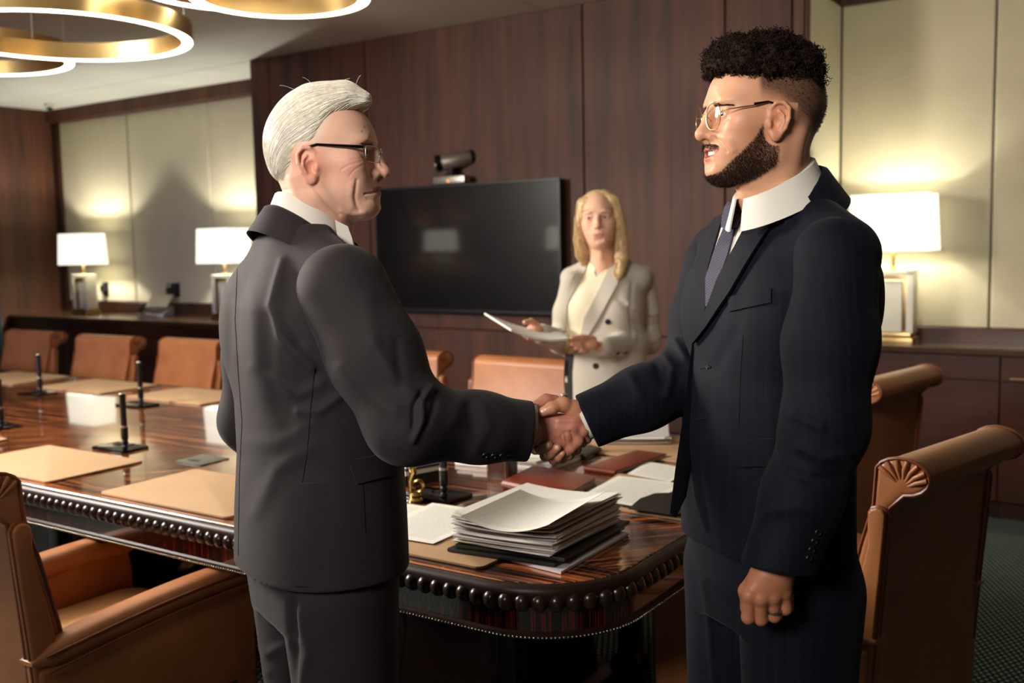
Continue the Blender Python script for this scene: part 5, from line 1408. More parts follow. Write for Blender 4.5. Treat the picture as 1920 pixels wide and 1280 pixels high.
for ln in (((447, 460), (441, 600), (447, 700), (454, 790), (449, 900), (447, 1042)), ((590, 690), (583, 760), (576, 848), (567, 905)), ((680, 905), (685, 1000))): padd('seam', line_on(jb, ln, 0.0009, 0.0002), 'seam_thread', jo)
# collars
def neck_frame(B, Hf, z):
    c = apply(np.linalg.inv(B), [apply(Hf, [(-0.010, 0, -0.085)])[0]])[0]; M = B.copy(); M[:3, 3] = apply(B, [(c[0], c[1], 0)])[0]; return M
NO = neck_frame(BO, HO, 0)
zc = HO[2, 3]
so = padd('shirt', band(NO, [(-0.004, 0.0600, 0.0585, zc-0.043, 0.060), (-0.004, 0.0635, 0.062, zc-0.045, 0.061), (-0.006, 0.069, 0.067, zc-0.062, 0.066), (-0.010, 0.078, 0.077, zc-0.094, 0.066)], 56, 0.20, 2*PI-0.20, 0.003), 'shirt_white', old); so['label'] = 'white shirt'
padd('collar', band(NO, [(-0.010, 0.0705, 0.0700, zc-0.066, 0.098), (-0.012, 0.0760, 0.0760, zc-0.068, 0.100), (-0.018, 0.0860, 0.0880, zc-0.090, 0.110), (-0.024, 0.0960, 0.1020, zc-0.112, 0.118)], 56, 0.55, 2*PI-0.55, 0.004), 'suit_grey', jo)
def free_slab(pts, th=0.003): return MB().rings([[atw(*p) for p in pts], [atw(p[0], p[1], p[2]+th) for p in pts]])
padd('collar_wing', free_slab([(628, 412, 1.795), (652, 424, 1.80), (660, 446, 1.80), (667, 479, 1.80), (650, 464, 1.795), (632, 440, 1.79)]), 'shirt_white', so)
padd('tie', free_slab([(664, 452, 1.83), (672, 460, 1.83), (684, 482, 1.83), (700, 520, 1.83), (688, 524, 1.82), (670, 482, 1.82)], 0.006), 'tie_black', old)
# shirt cuff
def cuff(c, d, L, ra, rb, upv=(0, 0, 1), th=0.0022):
    c = np.array(c); d = np.array(d)/np.linalg.norm(d); u = np.array(upv, float); u = u-d*(u@d); u /= np.linalg.norm(u); s = np.cross(d, u)
    R = []
    for l, k in ((-L, 0.97), (-0.002, 1.0), (0, 0.99), (0, 0.93), (-L, 0.9)):
        R.append([c+d*l+(u*math.cos(a)*ra+s*math.sin(a)*rb)*k for a in np.linspace(0, 2*PI, 30, endpoint=False)])
    return MB().rings(R, cap=False)
padd('cuff', cuff(atw(1003, 798, 1.80), RV+FH*0.12-UP*0.1, 0.04, 0.0385, 0.037), 'shirt_white', so)
# trousers and shoes
def trousers(B, hip_w, rr, h=0.006, spread=0.0, top=0.98, lines=()):
    f = Field((-0.2, -0.27, 0.0), (0.22, 0.27, 1.02), h)
    f.loft([0.80, 0.88, top], [0, 0, 0], [0, 0, 0], [0.115, 0.125, 0.115], [0.165, 0.175, 0.165], 2.3, 0)
    for s in (-1, 1):
        f.chain([(0, s*0.088, 0.86), (0.012, s*(0.095+spread), 0.50), (-0.005, s*(0.10+spread), 0.05)], [rr, rr*0.80, rr*0.66], 0.02, kk=0.05)
    f.plane((0, 0, 0.045), (0, 0, -1))
    V, F = f.mesh(1); V = apply(B, V); return (folds(V, F, lines) if lines else V), F
tv, tf = trousers(BO, 0.1, 0.108, lines=[(((470, 1060), (480, 1150), (485, 1280)), 6, 0.005), (((548, 1110), (552, 1280)), 8, -0.012), (((456, 1190), (500, 1225), (545, 1205)), 9, 0.006), (((450, 1250), (500, 1262)), 8, 0.005), (((560, 1150), (580, 1220), (560, 1280)), 12, 0.005)])
to = pobj('trousers', np_mesh('trousers', tv, tf), 'suit_grey', old)
for s in (-1, 1):
    V2, F2 = shoe(BO, 0.02, s*0.1); pobj('shoe', np_mesh('shoe', V2, F2), 'shoe_leather', old)

# ================================================================== the younger man
BY = body_frame(0.462, 1.785, -math.cos(math.radians(22)), -math.sin(math.radians(22)))
yng = person('bearded younger man in a navy suit, tie and round glasses, facing left and shaking hands', BY)
aY = math.radians(10)
hf = -RV*math.cos(aY)-FH*math.sin(aY); hl = RV*math.sin(aY)-FH*math.cos(aY)
tilt = math.radians(-1.0)
HY = frame((0, 0, 0), hf*math.cos(tilt)+UP*math.sin(tilt), hl, UP*math.cos(tilt)-hf*math.sin(tilt))
PY = dict(chin_z=-0.067, chin_x=0.090, mouth_z=-0.043, mouth_x=0.1145, mouth_w=0.032, smile=0.0080, mouth_open=0.0038, corner_back=0.036, eye_z=0.0195, eye_open=0.0034, nose=0.1235, nose_z=-0.010, ear_x=0.033, ear_z=0.0, neck_r=0.056, folds=0.7, neck_back=-0.024)
HY[:3, 3] = atw(1304, 253, 1.725)-HY[:3, :3] @ np.array([0.1355, 0, -0.011])
Vh, Fh_ = build_head(0.0016, PY)
Ch = paint_head(Vh, lin3(212, 158, 124), PY, lin3(186, 112, 92), 0.45)
# beard, moustache and faded sides: hair roots show as dark skin
def beard_mask(V):
    x, y, z = V[:, 0], np.abs(V[:, 1]), V[:, 2]
    topl = np.interp(x, [0.0, 0.030, 0.039, 0.055, 0.077, 0.092, 0.105, 0.118, 0.13], [0.034, 0.030, 0.0134, -0.0193, -0.0430, -0.0600, -0.0750, -0.080, -0.08])
    low = np.interp(x, [0.0, 0.02, 0.05, 0.08, 0.12], [-0.045, -0.070, -0.092, -0.10, -0.105])
    m = smooth01(topl-z, -0.005, 0.009)*smooth01(z-low, -0.004, 0.008)*smooth01(x, 0.014, 0.026)
    m = np.where((y < 0.012) & (z > -0.062), 0, m)
    zm = -0.0300-0.0045*(y/0.03)**2; mt = smooth01(x, 0.078, 0.086)*smooth01(0.034-y, 0, 0.006)*np.exp(-((z-zm)/np.interp(y, [0, 0.02, 0.034], [0.0036, 0.0042, 0.0028]))**2)
    m = np.where((((x-0.023)/0.023)**2+(z/0.038)**2 < 1) & (y > 0.060), 0, m)
    return np.maximum(m, mt*0.9)
bm = beard_mask(Vh)
def fade_mask(V):
    x, y, z = V[:, 0], np.abs(V[:, 1]), V[:, 2]
    lo = np.interp(x, [-0.1, -0.05, -0.01, 0.02, 0.05], [-0.045, -0.030, 0.0, 0.022, 0.032])
    m = smooth01(0.054-x, 0.0, 0.010)*smooth01(z-lo, 0.0, 0.036)
    return m*np.where((y > 0.068) & (x > -0.012) & (x < 0.046) & (z < 0.030), 0, 1)
fm = fade_mask(Vh)
dk = lin3(40, 26, 20)
Ch = Ch*(1-0.70*bm)[:, None]+lin3(56, 36, 27)*(0.70*bm)[:, None]
Ch = Ch*(1-0.80*fm)[:, None]+dk*(0.80*fm)[:, None]
Vw = folds(apply(HY, Vh), Fh_, [(((1336, 255), (1352, 266), (1362, 284)), 2.6, -0.0020), (((1345, 250), (1366, 262), (1376, 280)), 7, 0.0022), (((1362, 222), (1378, 224)), 2, -0.0008)])
# --- his right hand in the clasp
def hand_young_r():
    H = HP_; c = [H(x, y, d) for x, y, d in ((990, 735, -0.06), (1130, 880, -0.06), (990, 735, 0.09), (1130, 880, 0.09))]
    f = Field(np.min(c, 0)-0.02, np.max(c, 0)+0.03, 0.00135)
    f.cap(H(1128, 772, 0.012), H(1096, 786, 0.010), 0.0275, 0.0265, 0)
    f.chain([H(1094, 782, 0.004), H(1076, 767, -0.004), H(1056, 758, -0.014), H(1035, 764, -0.024), H(1018, 772, -0.026)], [0.021, 0.0165, 0.0122, 0.0112, 0.0088], 0.012)
    f.ell(H(1056, 757, -0.014), (0.0125, 0.0125, 0.0125), 0.006)
    for a, b in (((1092, 780, 0.016), (1050, 788, 0.036)), ((1094, 788, 0.02), (1050, 802, 0.038)), ((1096, 796, 0.02), (1054, 815, 0.036)), ((1098, 802, 0.018), (1062, 826, 0.032))):
        f.cap(H(*a), H(*b), 0.016, 0.0125, 0.012)
    f.chain([H(1050, 800, 0.038), H(1012, 826, 0.034), H(1004, 842, 0.012), H(1012, 842, -0.014), H(1029, 834, -0.023)], [0.0105, 0.0096, 0.0092, 0.0090, 0.0080], 0.004)
    f.chain([H(1054, 815, 0.036), H(1026, 844, 0.032), H(1022, 854, 0.010), H(1032, 850, -0.012), H(1045, 839, -0.022)], [0.0105, 0.0096, 0.0092, 0.0088, 0.0078], 0.003)
    f.chain([H(1060, 825, 0.032), H(1040, 856, 0.028), H(1038, 862, 0.008), H(1047, 856, -0.008), H(1054, 849, -0.014)], [0.010, 0.0092, 0.0086, 0.0080, 0.0072], 0.003)
    f.chain([H(1066, 830, 0.030), H(1052, 856, 0.026), H(1054, 860, 0.010), H(1058, 857, 0.002)], [0.009, 0.0082, 0.0076, 0.007], 0.003)
    V, F = f.mesh(1); P = projN(V)
    C = np.tile(lin3(206, 144, 112), (len(V), 1))
    for c_, r_ in (((1020, 768), (6, 4)), ((1027, 833), (4, 4)), ((1044, 838), (4, 4)), ((1053, 848), (3, 3))):
        m = 0.55*np.exp(-(((P-np.array(c_))/np.array(r_))**4).sum(1)); C = C*(1-m)[:, None]+lin3(228, 178, 156)*m[:, None]
    return V, F, C
# --- his left hand, a loose fist
def HL_(px, py, dw): return atw(px, py, 1.545+dw)
def hand_young_l():
    H = HL_; c = [H(x, y, d) for x, y, d in ((1370, 1040, -0.05), (1510, 1190, -0.05), (1370, 1040, 0.09), (1510, 1190, 0.09))]
    f = Field(np.min(c, 0)-0.02, np.max(c, 0)+0.02, 0.0014)
    f.cap(H(1462, 1040, 0.012), H(1450, 1078, 0.008), 0.0260, 0.0275, 0)
    kn = [(1405, 1116, -0.002), (1427, 1122, -0.006), (1450, 1119, -0.004), (1470, 1110, 0.002)]
    for (bx, by), k in zip(((1430, 1078), (1442, 1078), (1455, 1078), (1466, 1078)), kn): f.cap(H(bx, by, 0.004), H(*k), 0.0165, 0.0118, 0.013)
    f.cap(H(1448, 1085, 0.018), H(1435, 1115, 0.022), 0.026, 0.022, 0.015)
    for k, (ex, ey) in zip(kn, ((1403, 1157), (1427, 1160), (1452, 1154), (1472, 1140))):
        f.ell(H(k[0], k[1], k[2]-0.003), (0.0105, 0.0105, 0.0105), 0.005)
        f.chain([H(*k), H(ex, ey, 0.004), H(ex+4, ey-2, 0.026), H(ex+8, ey-22, 0.036)], [0.0112, 0.0104, 0.0094, 0.008], 0.0035)
    f.chain([H(1424, 1082, 0.014), H(1400, 1108, 0.026), H(1402, 1138, 0.036), H(1414, 1152, 0.042)], [0.018, 0.013, 0.0112, 0.009], 0.01)
    V, F = f.mesh(1); return V, F, np.tile(lin3(186, 122, 90), (len(V), 1))
yR, yL = hand_young_r(), hand_young_l()
shR = apply(BY, [(0.0, -0.170, 1.430)])[0]; elR = atw(1306, 704, 1.87); wrR = atw(1099, 790, 1.815)
shL = atw(1566, 484, 1.63); elL = atw(1546, 800, 1.575); wrL = atw(1460, 1060, 1.553)
Vb, Fb, Cb = inner_body(BY, HY, [[shR, elR, wrR], [shL, elL, wrL]], lin3(196, 142, 108), 1.50, 1.0)
Va, Fa, Ca = join_body([(Vw, Fh_, Ch), yR, yL, (Vb, Fb, Cb)])
pobj('body', np_mesh('body', Va, Fa, Ca), 'skin', yng)
eyes_world(yng, HY, 'iris_brown', (1, 0.02, -0.03), 0.0195)
hdb = bvh_of((Vw, Fh_)); Nw = vnormals(Vw, Fh_)
# teeth
mb = MB()
for s in (-1, 1):
    for k in range(4):
        y_ = s*(0.0038+0.0066*k); x_ = PY['mouth_x']-0.0060-0.013*(abs(y_)/0.028)**2
        z_ = PY['mouth_z']+0.0006+PY['smile']*(abs(y_)/0.029)**2
        q = [apply(HY, [(x_+0.002*math.cos(a)*1.3, y_+0.0031*math.sin(a), z_+dz)])[0] for dz in (0.0042, -0.0034) for a in np.linspace(0, 2*PI, 8, endpoint=False)]
        mb.rings([q[:8], q[8:]])
padd('teeth', mb, 'teeth', yng)
# fingernails
hnb = bvh_of((yR[0], yR[1]))
def nail(cx, cy, rx, ry, ang):
    c_, s_ = math.cos(ang), math.sin(ang)
    return patch([(cx+rx*math.cos(a)*c_-ry*math.sin(a)*s_, cy+rx*math.cos(a)*s_+ry*math.sin(a)*c_) for a in np.linspace(0, 2*PI, 14, endpoint=False)], hnb, 0.0005, 0.0008, 2.0)
for q_ in ((1018.5, 769.5, 6.0, 3.6, -0.35), (1026.5, 834.5, 4.2, 4.0, 0.0), (1043.5, 839.0, 4.2, 3.8, -0.5), (1052.5, 849.0, 3.4, 3.2, -0.5)): padd('fingernail', nail(*q_), 'nail', yng)
# curly hair
f = Field((-0.13, -0.115, 0.02), (0.15, 0.115, 0.20), 0.0024)
f.ell((0.020, 0, 0.094), (0.090, 0.079, 0.060), 0)
f.ell((0.062, 0, 0.106), (0.044, 0.062, 0.034), 0.02)
f.ell((-0.044, 0, 0.086), (0.036, 0.068, 0.052), 0.02)
f.put(lambda x, y, z: np.interp(x, [-0.12, -0.075, -0.03, 0.0, 0.03, 0.045, 0.09, 0.14], [0.036, 0.038, 0.044, 0.058, 0.070, 0.080, 0.086, 0.096]).astype(np.float32)-z+0*y, f.lo, f.lo+f.h*f.n, 0.014, 'i')
Vq, Fq = f.mesh(2); Nq = vnormals(Vq, Fq)
g = np.random.default_rng(11)
bump = np.zeros(len(Vq))
cen = Vq[g.choice(len(Vq), 420)]
for c_ in cen: bump += np.exp(-(((Vq-c_)/0.0075)**2).sum(1))
Vq = Vq+Nq*(0.0042*(np.minimum(bump, 2.2)-1.0))[:, None]
hy = pobj('hair', np_mesh('hair', apply(HY, Vq), Fq), 'hair_dark', yng)
def curls(P, N, n_, seed):
    g = np.random.default_rng(seed); ax = N+g.normal(0, 0.45, (n_, 3)); ax /= np.linalg.norm(ax, axis=1)[:, None]
    s_ = np.cross(ax, g.normal(0, 1, (n_, 3))); s_ /= np.linalg.norm(s_, axis=1)[:, None]; t_ = np.cross(ax, s_)
    R_, L_, tu = g.uniform(0.0014, 0.0030, (n_, 1, 1)), g.uniform(0.005, 0.0120, (n_, 1, 1)), g.uniform(0.9, 1.7, (n_, 1))
    k = np.linspace(0, 1, 10)[None, :]; ph = tu*2*PI*k
    return P[:, None]-N[:, None]*0.002+ax[:, None]*L_*k[..., None]+(s_[:, None]*np.cos(ph)[..., None]+t_[:, None]*np.sin(ph)[..., None])*R_
ci = g.choice(len(Vq), 6000); c1 = curls(Vq[ci], Nq[ci], 6000, 12)
# springier curls breaking the outline
ids = np.where((Nq[:, 2] > 0.2) | (Nq[:, 0] < -0.6))[0]; ci = g.choice(ids, 260); c2 = curls(Vq[ci]+Nq[ci]*0.006, Nq[ci], 260, 13)
cv = np.concatenate([c1, c2]); cv = apply(HY, cv.reshape(-1, 3)).reshape(cv.shape)
pnp('curls', tubes_np(cv, np.full(10, 0.00065), 3), 'hair_dark', hy)['kind'] = 'stuff'
P_, N_ = sample_pts(Vw, Fh_, bm > 0.35, 7500, 6)
pnp('beard', tufts(P_, N_, 0.0046, 0.00032, 8, 0.6, HY[:3, :3] @ np.array([0.12, 0, -0.35])), 'hair_beard', yng)['kind'] = 'stuff'
P_, N_ = sample_pts(Vw, Fh_, fm > 0.8, 4500, 9)
pnp('short_side_hair', tufts(P_, N_, 0.0028, 0.00028, 10, 0.3, HY[:3, :3] @ np.array([-0.2, 0, -0.3])), 'hair_dark', hy)['kind'] = 'stuff'
for s in (-1, 1):
    pp, nn = [], []
    for t_ in np.linspace(0, 1, 460):
        q, n_, _, _ = hdb.find_nearest(Vector(apply(HY, [(0.108-0.020*t_, s*(0.015+0.034*t_), 0.0350+0.0045*math.sin(min(t_, 0.6)*2.6)-0.012*max(0, t_-0.45)+g.normal(0, 0.0017*(1.2-t_)))])[0])); pp.append(np.array(q)); nn.append(np.array(n_))
    pnp('eyebrow', tufts(pp, nn, 0.0060, 0.00042, 5, 0.25, HY[:3, :3] @ np.array([-0.5, s*0.7, 0.0])), 'hair_dark', yng)
glasses(yng, HY, 2.3, 0.0150, 0.0335, 0.0225, 0.0215, 0.1205, 0.16, 'gold_metal', 'gold_metal', 0.033, 0.0011, 0.0007, 0.008, 0.032)
mb = MB()
for s in (-1, 1): mb.tube([apply(HY, [q])[0] for q in ((0.062, s*0.0740, 0.0300), (0.039, s*0.0768, 0.0325), (0.025, s*0.0803, 0.0280))], 0.0018, 8)
padd('temple_tips', mb, 'black_gloss', yng)
# ring on the ring finger
q = HL_(1451, 1143, 0.0); d_ = HL_(1452, 1154, 0.004)-HL_(1450, 1119, -0.004); d_ /= np.linalg.norm(d_)
u_ = np.cross(d_, [0.3, 0.8, 0.1]); u_ /= np.linalg.norm(u_); w_ = np.cross(d_, u_)
mb = MB()
for o_ in (-0.0016, 0.0016): mb.tube([q+d_*o_+(u_*math.cos(a)+w_*math.sin(a))*0.0114 for a in np.linspace(0, 2*PI, 24, endpoint=False)], 0.0013, 6, True, True)
padd('finger_ring', mb, 'steel', yng)
# --- clothes
arrY = [(0.84, 0.012, 0.126, 0.182), (0.915, 0.012, 0.127, 0.183), (1.03, 0.012, 0.126, 0.180), (1.13, 0.012, 0.127, 0.178), (1.24, 0.002, 0.124, 0.186), (1.34, -0.006, 0.122, 0.196), (1.42, -0.012, 0.115, 0.192), (1.47, -0.014, 0.100, 0.162), (1.515, -0.020, 0.076, 0.105), (1.55, -0.020, 0.058, 0.066)]
f = jacket_solid(BY, 1, 0.940, arrY, 0.0042, 1.508, 0.168, 0.054, 0.050)
V, F = f.mesh(1); V = apply(BY, V)
V = folds(V, F, [(((1340, 690), (1380, 620), (1390, 560)), 14, -0.003), (((1300, 690), (1370, 760), (1380, 900)), 20, 0.003), (((1480, 560), (1470, 700), (1460, 850)), 12, -0.004)])
jy = pobj('jacket', np_mesh('jacket', V, F), 'suit_navy', yng); jy['label'] = 'navy suit jacket with faint pinstripe'
dL = (wrL-elL)/np.linalg.norm(wrL-elL)
sv, sf = sleeve([shL, shL*0.5+elL*0.5, elL, elL*0.5+wrL*0.5, wrL+dL*0.06], [0.068, 0.071, 0.064, 0.059, 0.057], atw(1458, 1064, 1.553), dL+RV*0.20, 0.0036,
                [(((1500, 840), (1540, 860), (1590, 850)), 10, 0.005), (((1470, 880), (1520, 900), (1580, 890)), 10, -0.004), (((1440, 960), (1500, 950), (1540, 960)), 12, 0.003), (((1490, 780), (1540, 800)), 10, 0.004)])
pobj('sleeve', np_mesh('sleeve', sv, sf), 'suit_navy', jy); sb = bvh_of((sv, sf))
dR = (wrR-elR)/np.linalg.norm(wrR-elR)
cutn = atw(1070, 772, 1.80)-atw(1090, 765, 1.80)
sv3, sf3 = sleeve([shR, shR*0.5+elR*0.5, elR, elR*0.5+wrR*0.5, wrR+dR*0.05], [0.066, 0.066, 0.062, 0.056, 0.050], atw(1101, 793, 1.81), -RV*0.92-UP*0.40, 0.0034,
                  [(((1240, 660), (1262, 690), (1250, 740)), 8, 0.005), (((1268, 640), (1285, 670)), 7, 0.005), (((1225, 670), (1240, 710)), 7, -0.004), (((1180, 700), (1200, 740)), 10, 0.003)])
pobj('sleeve', np_mesh('sleeve', sv3, sf3), 'suit_navy', jy)
jb = bvh_of((V, F))
shp = patch([(1386, 378), (1395, 401), (1403, 411), (1440, 380), (1428, 430), (1380, 500), (1345, 560), (1322, 600), (1318, 570), (1328, 510), (1352, 430), (1362, 398)], jb, 0.0015, 0.004)
sy = padd('shirt', shp, 'shirt_white', yng); sy['label'] = 'white dress shirt'
padd('lapel', patch([(1368, 398), (1352, 428), (1330, 505), (1325, 585), (1303, 640), (1297, 600), (1303, 530), (1318, 462), (1342, 412)], jb, 0.006, 0.004), 'suit_navy', jy)
padd('lapel', patch([(1450, 362), (1470, 398), (1454, 418), (1420, 470), (1372, 552), (1330, 612), (1304, 645), (1302, 634), (1329, 581), (1350, 526), (1403, 427), (1435, 385)], jb, 0.010, 0.006), 'suit_navy', jy)
tie = padd('tie', patch([(1360, 432), (1381, 430), (1368, 480), (1352, 524), (1331, 578), (1327, 574), (1327, 522), (1342, 476)], jb, 0.007, 0.005, 5), 'tie_navy', yng); tie['label'] = 'dark navy woven tie'
padd('knot', patch([(1368, 392), (1374, 384), (1387, 388), (1397, 407), (1384, 430), (1360, 431), (1363, 408)], jb, 0.012, 0.010, 4, 0.004), 'tie_navy', tie)
padd('breast_pocket', patch([(1368, 556), (1447, 541), (1447, 567), (1369, 584)], jb, 0.004, 0.004), 'suit_navy', jy)
padd('pocket_flap', patch([(1377, 824), (1452, 822), (1452, 873), (1388, 875), (1379, 868)], jb, 0.005, 0.005), 'suit_navy', jy)
padd('seam', line_on(jb, ((1393, 628), (1388, 700), (1384, 800)), 0.0008), 'seam_thread', jy)
for px, py in ((1324, 689), (1318, 785)):
    padd('buttonhole', patch([(px-11, py-1), (px+9, py-3), (px+9, py), (px-11, py+2)], jb, 0.002, 0.002, 4), 'seam_thread', jy)
    padd('button', button_at(jb, px+3, py-1, 0.0034, 0.0022), 'button_dark', jy)
for px, py in ((1533, 998), (1526, 1014), (1521, 1030), (1516, 1046)): padd('button', button_at(sb, px, py, 0.0062, 0.0026), 'button_dark', jy)
NY = neck_frame(BY, HY, 0); zc = HY[2, 3]
padd('shirt_collar', band(NY, [(0.006, 0.0680, 0.0580, zc-0.050, 0.072), (0.006, 0.0720, 0.0620, zc-0.051, 0.072), (0.004, 0.0790, 0.0690, zc-0.068, 0.080), (0.000, 0.0880, 0.0850, zc-0.100, 0.078)], 60, 0.20, 2*PI-0.20, 0.003), 'shirt_white', sy)
padd('collar', band(NY, [(-0.008, 0.0720, 0.0720, zc-0.064, 0.105), (-0.010, 0.0780, 0.0780, zc-0.066, 0.106), (-0.018, 0.0900, 0.0930, zc-0.092, 0.110), (-0.024, 0.1000, 0.1080, zc-0.114, 0.112)], 60, 0.95, 2*PI-0.95, 0.004), 'suit_navy', jy)
padd('cuff', cuff(atw(1092, 788, 1.81), -RV*0.92-UP*0.40, 0.04, 0.0385, 0.034), 'shirt_white', sy)
# open front panel swinging clear of the body
q = [(1302, 610, 1.80), (1293, 680, 1.80), (1281, 780, 1.785), (1266, 880, 1.765), (1256, 962, 1.75), (1266, 970, 1.75), (1286, 930, 1.765), (1300, 850, 1.785), (1308, 780, 1.80), (1312, 690, 1.81)]
fr_ = [atw(*p) for p in q]; bk_ = [atw(p[0]+1, p[1], p[2]+0.006) for p in q]
padd('front_panel', MB().rings([fr_, bk_]), 'suit_navy', jy)
tv, tf = trousers(BY, 0.1, 0.108, top=1.0, lines=[(((1318, 1090), (1330, 1160), (1340, 1280)), 7, 0.005)])
pobj('trousers', np_mesh('trousers', tv, tf), 'suit_navy', yng)
for s in (-1, 1):
    V2, F2 = shoe(BY, 0.02, s*0.1); pobj('shoe', np_mesh('shoe', V2, F2), 'shoe_leather', yng)
# ================================================================== the woman
DW = 4.20
BW = body_frame(0.376*DW/4.0, DW+0.03, -math.sin(math.radians(18)), -math.cos(math.radians(18)))
wom = person('blond woman in a pale grey blazer holding papers beyond the table', BW)
aW = math.radians(11)
hf = -RV*math.sin(aW)-FH*math.cos(aW); hl = RV*math.cos(aW)-FH*math.sin(aW)
HW = frame((0, 0, 0), hf, hl)
# a slight tilt of the head
R_ = np.array(Matrix.Rotation(math.radians(3), 3, Vector(hf))); HW[:3, :3] = 1.05*(R_ @ HW[:3, :3])
PW = dict(wide=0.93, chin_z=-0.066, chin_x=0.084, jaw=0.041, mouth_z=-0.0415, mouth_x=0.1085, mouth_w=0.0245, smile=0.0035, eye_open=0.0052, nose=0.1155, nose_z=-0.004, neck_r=0.046, neck_back=-0.018)
HW[:3, 3] = atw(1120, 423, DW-0.12)-HW[:3, :3] @ np.array([0.1275, 0, -0.005])
Vh, Fh_ = build_head(0.0022, PW)
Ch = paint_head(Vh, lin3(226, 178, 150), PW, lin3(200, 126, 112), 0.4)
Vw = apply(HW, Vh)
def WP(px, py, dw=0.0): return atw(px, py, DW+dw)
def hand_w(side):
    pts = ((960, 590), (1060, 660)) if side == 'r' else ((1050, 620), (1160, 680))
    c = [WP(x, y, d) for x in (pts[0][0], pts[1][0]) for y in (pts[0][1], pts[1][1]) for d in (-0.45, -0.1)]
    f = Field(np.min(c, 0), np.max(c, 0), 0.0024); H = WP
    if side == 'r':
        f.cap(H(1030, 632, -0.20), H(1012, 622, -0.27), 0.024, 0.022, 0)
        f.ell(H(1002, 617, -0.29), (0.032, 0.030, 0.020), 0.015)
        for k, (x, y, d) in enumerate(((980, 624, -0.33), (984, 630, -0.34), (990, 634, -0.34), (998, 636, -0.33))):
            f.chain([H(1004-k, 616+4*k, -0.29), H(x+10, y-1, -0.32), H(x, y, d)], [0.0105, 0.0095, 0.0075], 0.005)
        f.chain([H(1006, 610, -0.28), H(996, 602, -0.31), H(984, 604, -0.34)], [0.014, 0.0115, 0.009], 0.008)
    else:
        f.cap(H(1150, 652, -0.15), H(1124, 650, -0.24), 0.025, 0.023, 0)
        f.ell(H(1106, 645, -0.27), (0.036, 0.034, 0.022), 0.015)
        for k, (x, y) in enumerate(((1068, 640), (1072, 646), (1080, 653), (1090, 658))):
            f.chain([H(1102, 640+5*k, -0.28), H((x+1100)/2, y-2+k, -0.31), H(x, y, -0.32)], [0.0105, 0.0095, 0.0075], 0.005)
        f.chain([H(1112, 636, -0.27), H(1092, 632, -0.31), H(1072, 634, -0.34)], [0.014, 0.0115, 0.0085], 0.008)
    V, F = f.mesh(1); return V, F, np.tile(lin3(222, 166, 138), (len(V), 1))
wr_, wl_ = hand_w('r'), hand_w('l')
shR = WP(1072, 528, 0.0); elR = WP(1052, 640, 0.06); wrR = WP(1016, 626, -0.25)
shL = WP(1207, 518, 0.06); elL = WP(1216, 640, 0.10); wrL = WP(1132, 650, -0.22)
Vb, Fb, Cb = inner_body(BW, HW, [[shR, elR, wrR], [shL, elL, wrL]], lin3(222, 174, 146), 1.36, 0.84)
# upper chest shown in the neckline
f = Field((-0.1, -0.15, 1.15), (0.16, 0.15, 1.5), 0.006)
f.loft([1.15, 1.25, 1.32, 1.37, 1.40], [0.0, 0.0, -0.004, -0.008, -0.01], [0]*5, [0.105, 0.105, 0.090, 0.066, 0.05], [0.14, 0.14, 0.13, 0.10, 0.06], 2.2, 0)
Vc, Fc = f.mesh(1); Vc = apply(BW, Vc)
Va, Fa, Ca = join_body([(Vw, Fh_, Ch), wr_, wl_, (Vb, Fb, Cb), (Vc, Fc, np.tile(lin3(224, 176, 148), (len(Vc), 1)))])
pobj('body', np_mesh('body', Va, Fa, Ca), 'skin', wom)
eyes_world(wom, HW, 'iris_blue', (1, -0.25, 0.02))
hdb = bvh_of((Vw, Fh_))
for s in (-1, 1):
    pp, nn = [], []
    for t_ in np.linspace(0, 1, 60):
        q, n_, _, _ = hdb.find_nearest(Vector(apply(HW, [(0.104-0.020*t_, s*(0.013+0.034*t_), 0.0455+0.006*math.sin(t_*2.4))])[0])); pp.append(np.array(q)); nn.append(np.array(n_))
    pnp('eyebrow', tufts(pp, nn, 0.007, 0.0006, 5, 0.3, HW[:3, :3] @ np.array([-0.4, s*0.7, 0.0])), 'brow_grey', wom)
f = Field((-0.14, -0.14, -0.26), (0.14, 0.14, 0.16), 0.0032)
f.ell((-0.012, 0, 0.048), (0.100, 0.0835, 0.090), 0)
f.ell((-0.055, 0, -0.05), (0.048, 0.074, 0.10), 0.03)
f.chain([(0.045, 0.058, 0.085), (0.052, 0.076, 0.03), (0.036, 0.084, -0.05), (0.045, 0.080, -0.13), (0.068, 0.066, -0.195), (0.074, 0.056, -0.225)], [0.022, 0.020, 0.024, 0.025, 0.018, 0.007], 0.02)
f.chain([(0.045, -0.058, 0.085), (0.046, -0.075, 0.03), (0.022, -0.084, -0.05), (0.010, -0.082, -0.11), (0.004, -0.074, -0.150)], [0.022, 0.018, 0.022, 0.021, 0.011], 0.02)
f.ell((0.102, 0.0, -0.018), (0.066, 0.059, 0.076), 0.012, 's')
f.ell((0.070, 0, -0.10), (0.06, 0.050, 0.08), 0.012, 's')
f.cap((0.10, 0.004, 0.110), (-0.02, 0.004, 0.142), 0.004, 0.004, 0.012, 's')      # parting
Vq, Fq = f.mesh(1); Nq = vnormals(Vq, Fq); hv = apply(HW, Vq)
hw_ = pobj('hair', np_mesh('hair', hv, Fq), 'hair_blond', wom); hb = bvh_of((hv, Fq))
g = np.random.default_rng(21)
MW_ = Matrix(HW.tolist()); MWi = MW_.inverted(); MW3 = MW_.to_3x3()
def dW(p):
    q = MWi @ p; k = ss_(q.z, 0.07, 0.13)
    return MW3 @ Vector((-0.25*k-0.1, (1 if q.y > 0.004 else -1)*k, -1.0))
pnp('hair_strands', strands(900, hv[g.choice(len(hv), 900)], dW, hb, 12, 0.010, 0.0016, 0.003, 5, 3, 0.12), 'hair_blond', hw_)['kind'] = 'stuff'
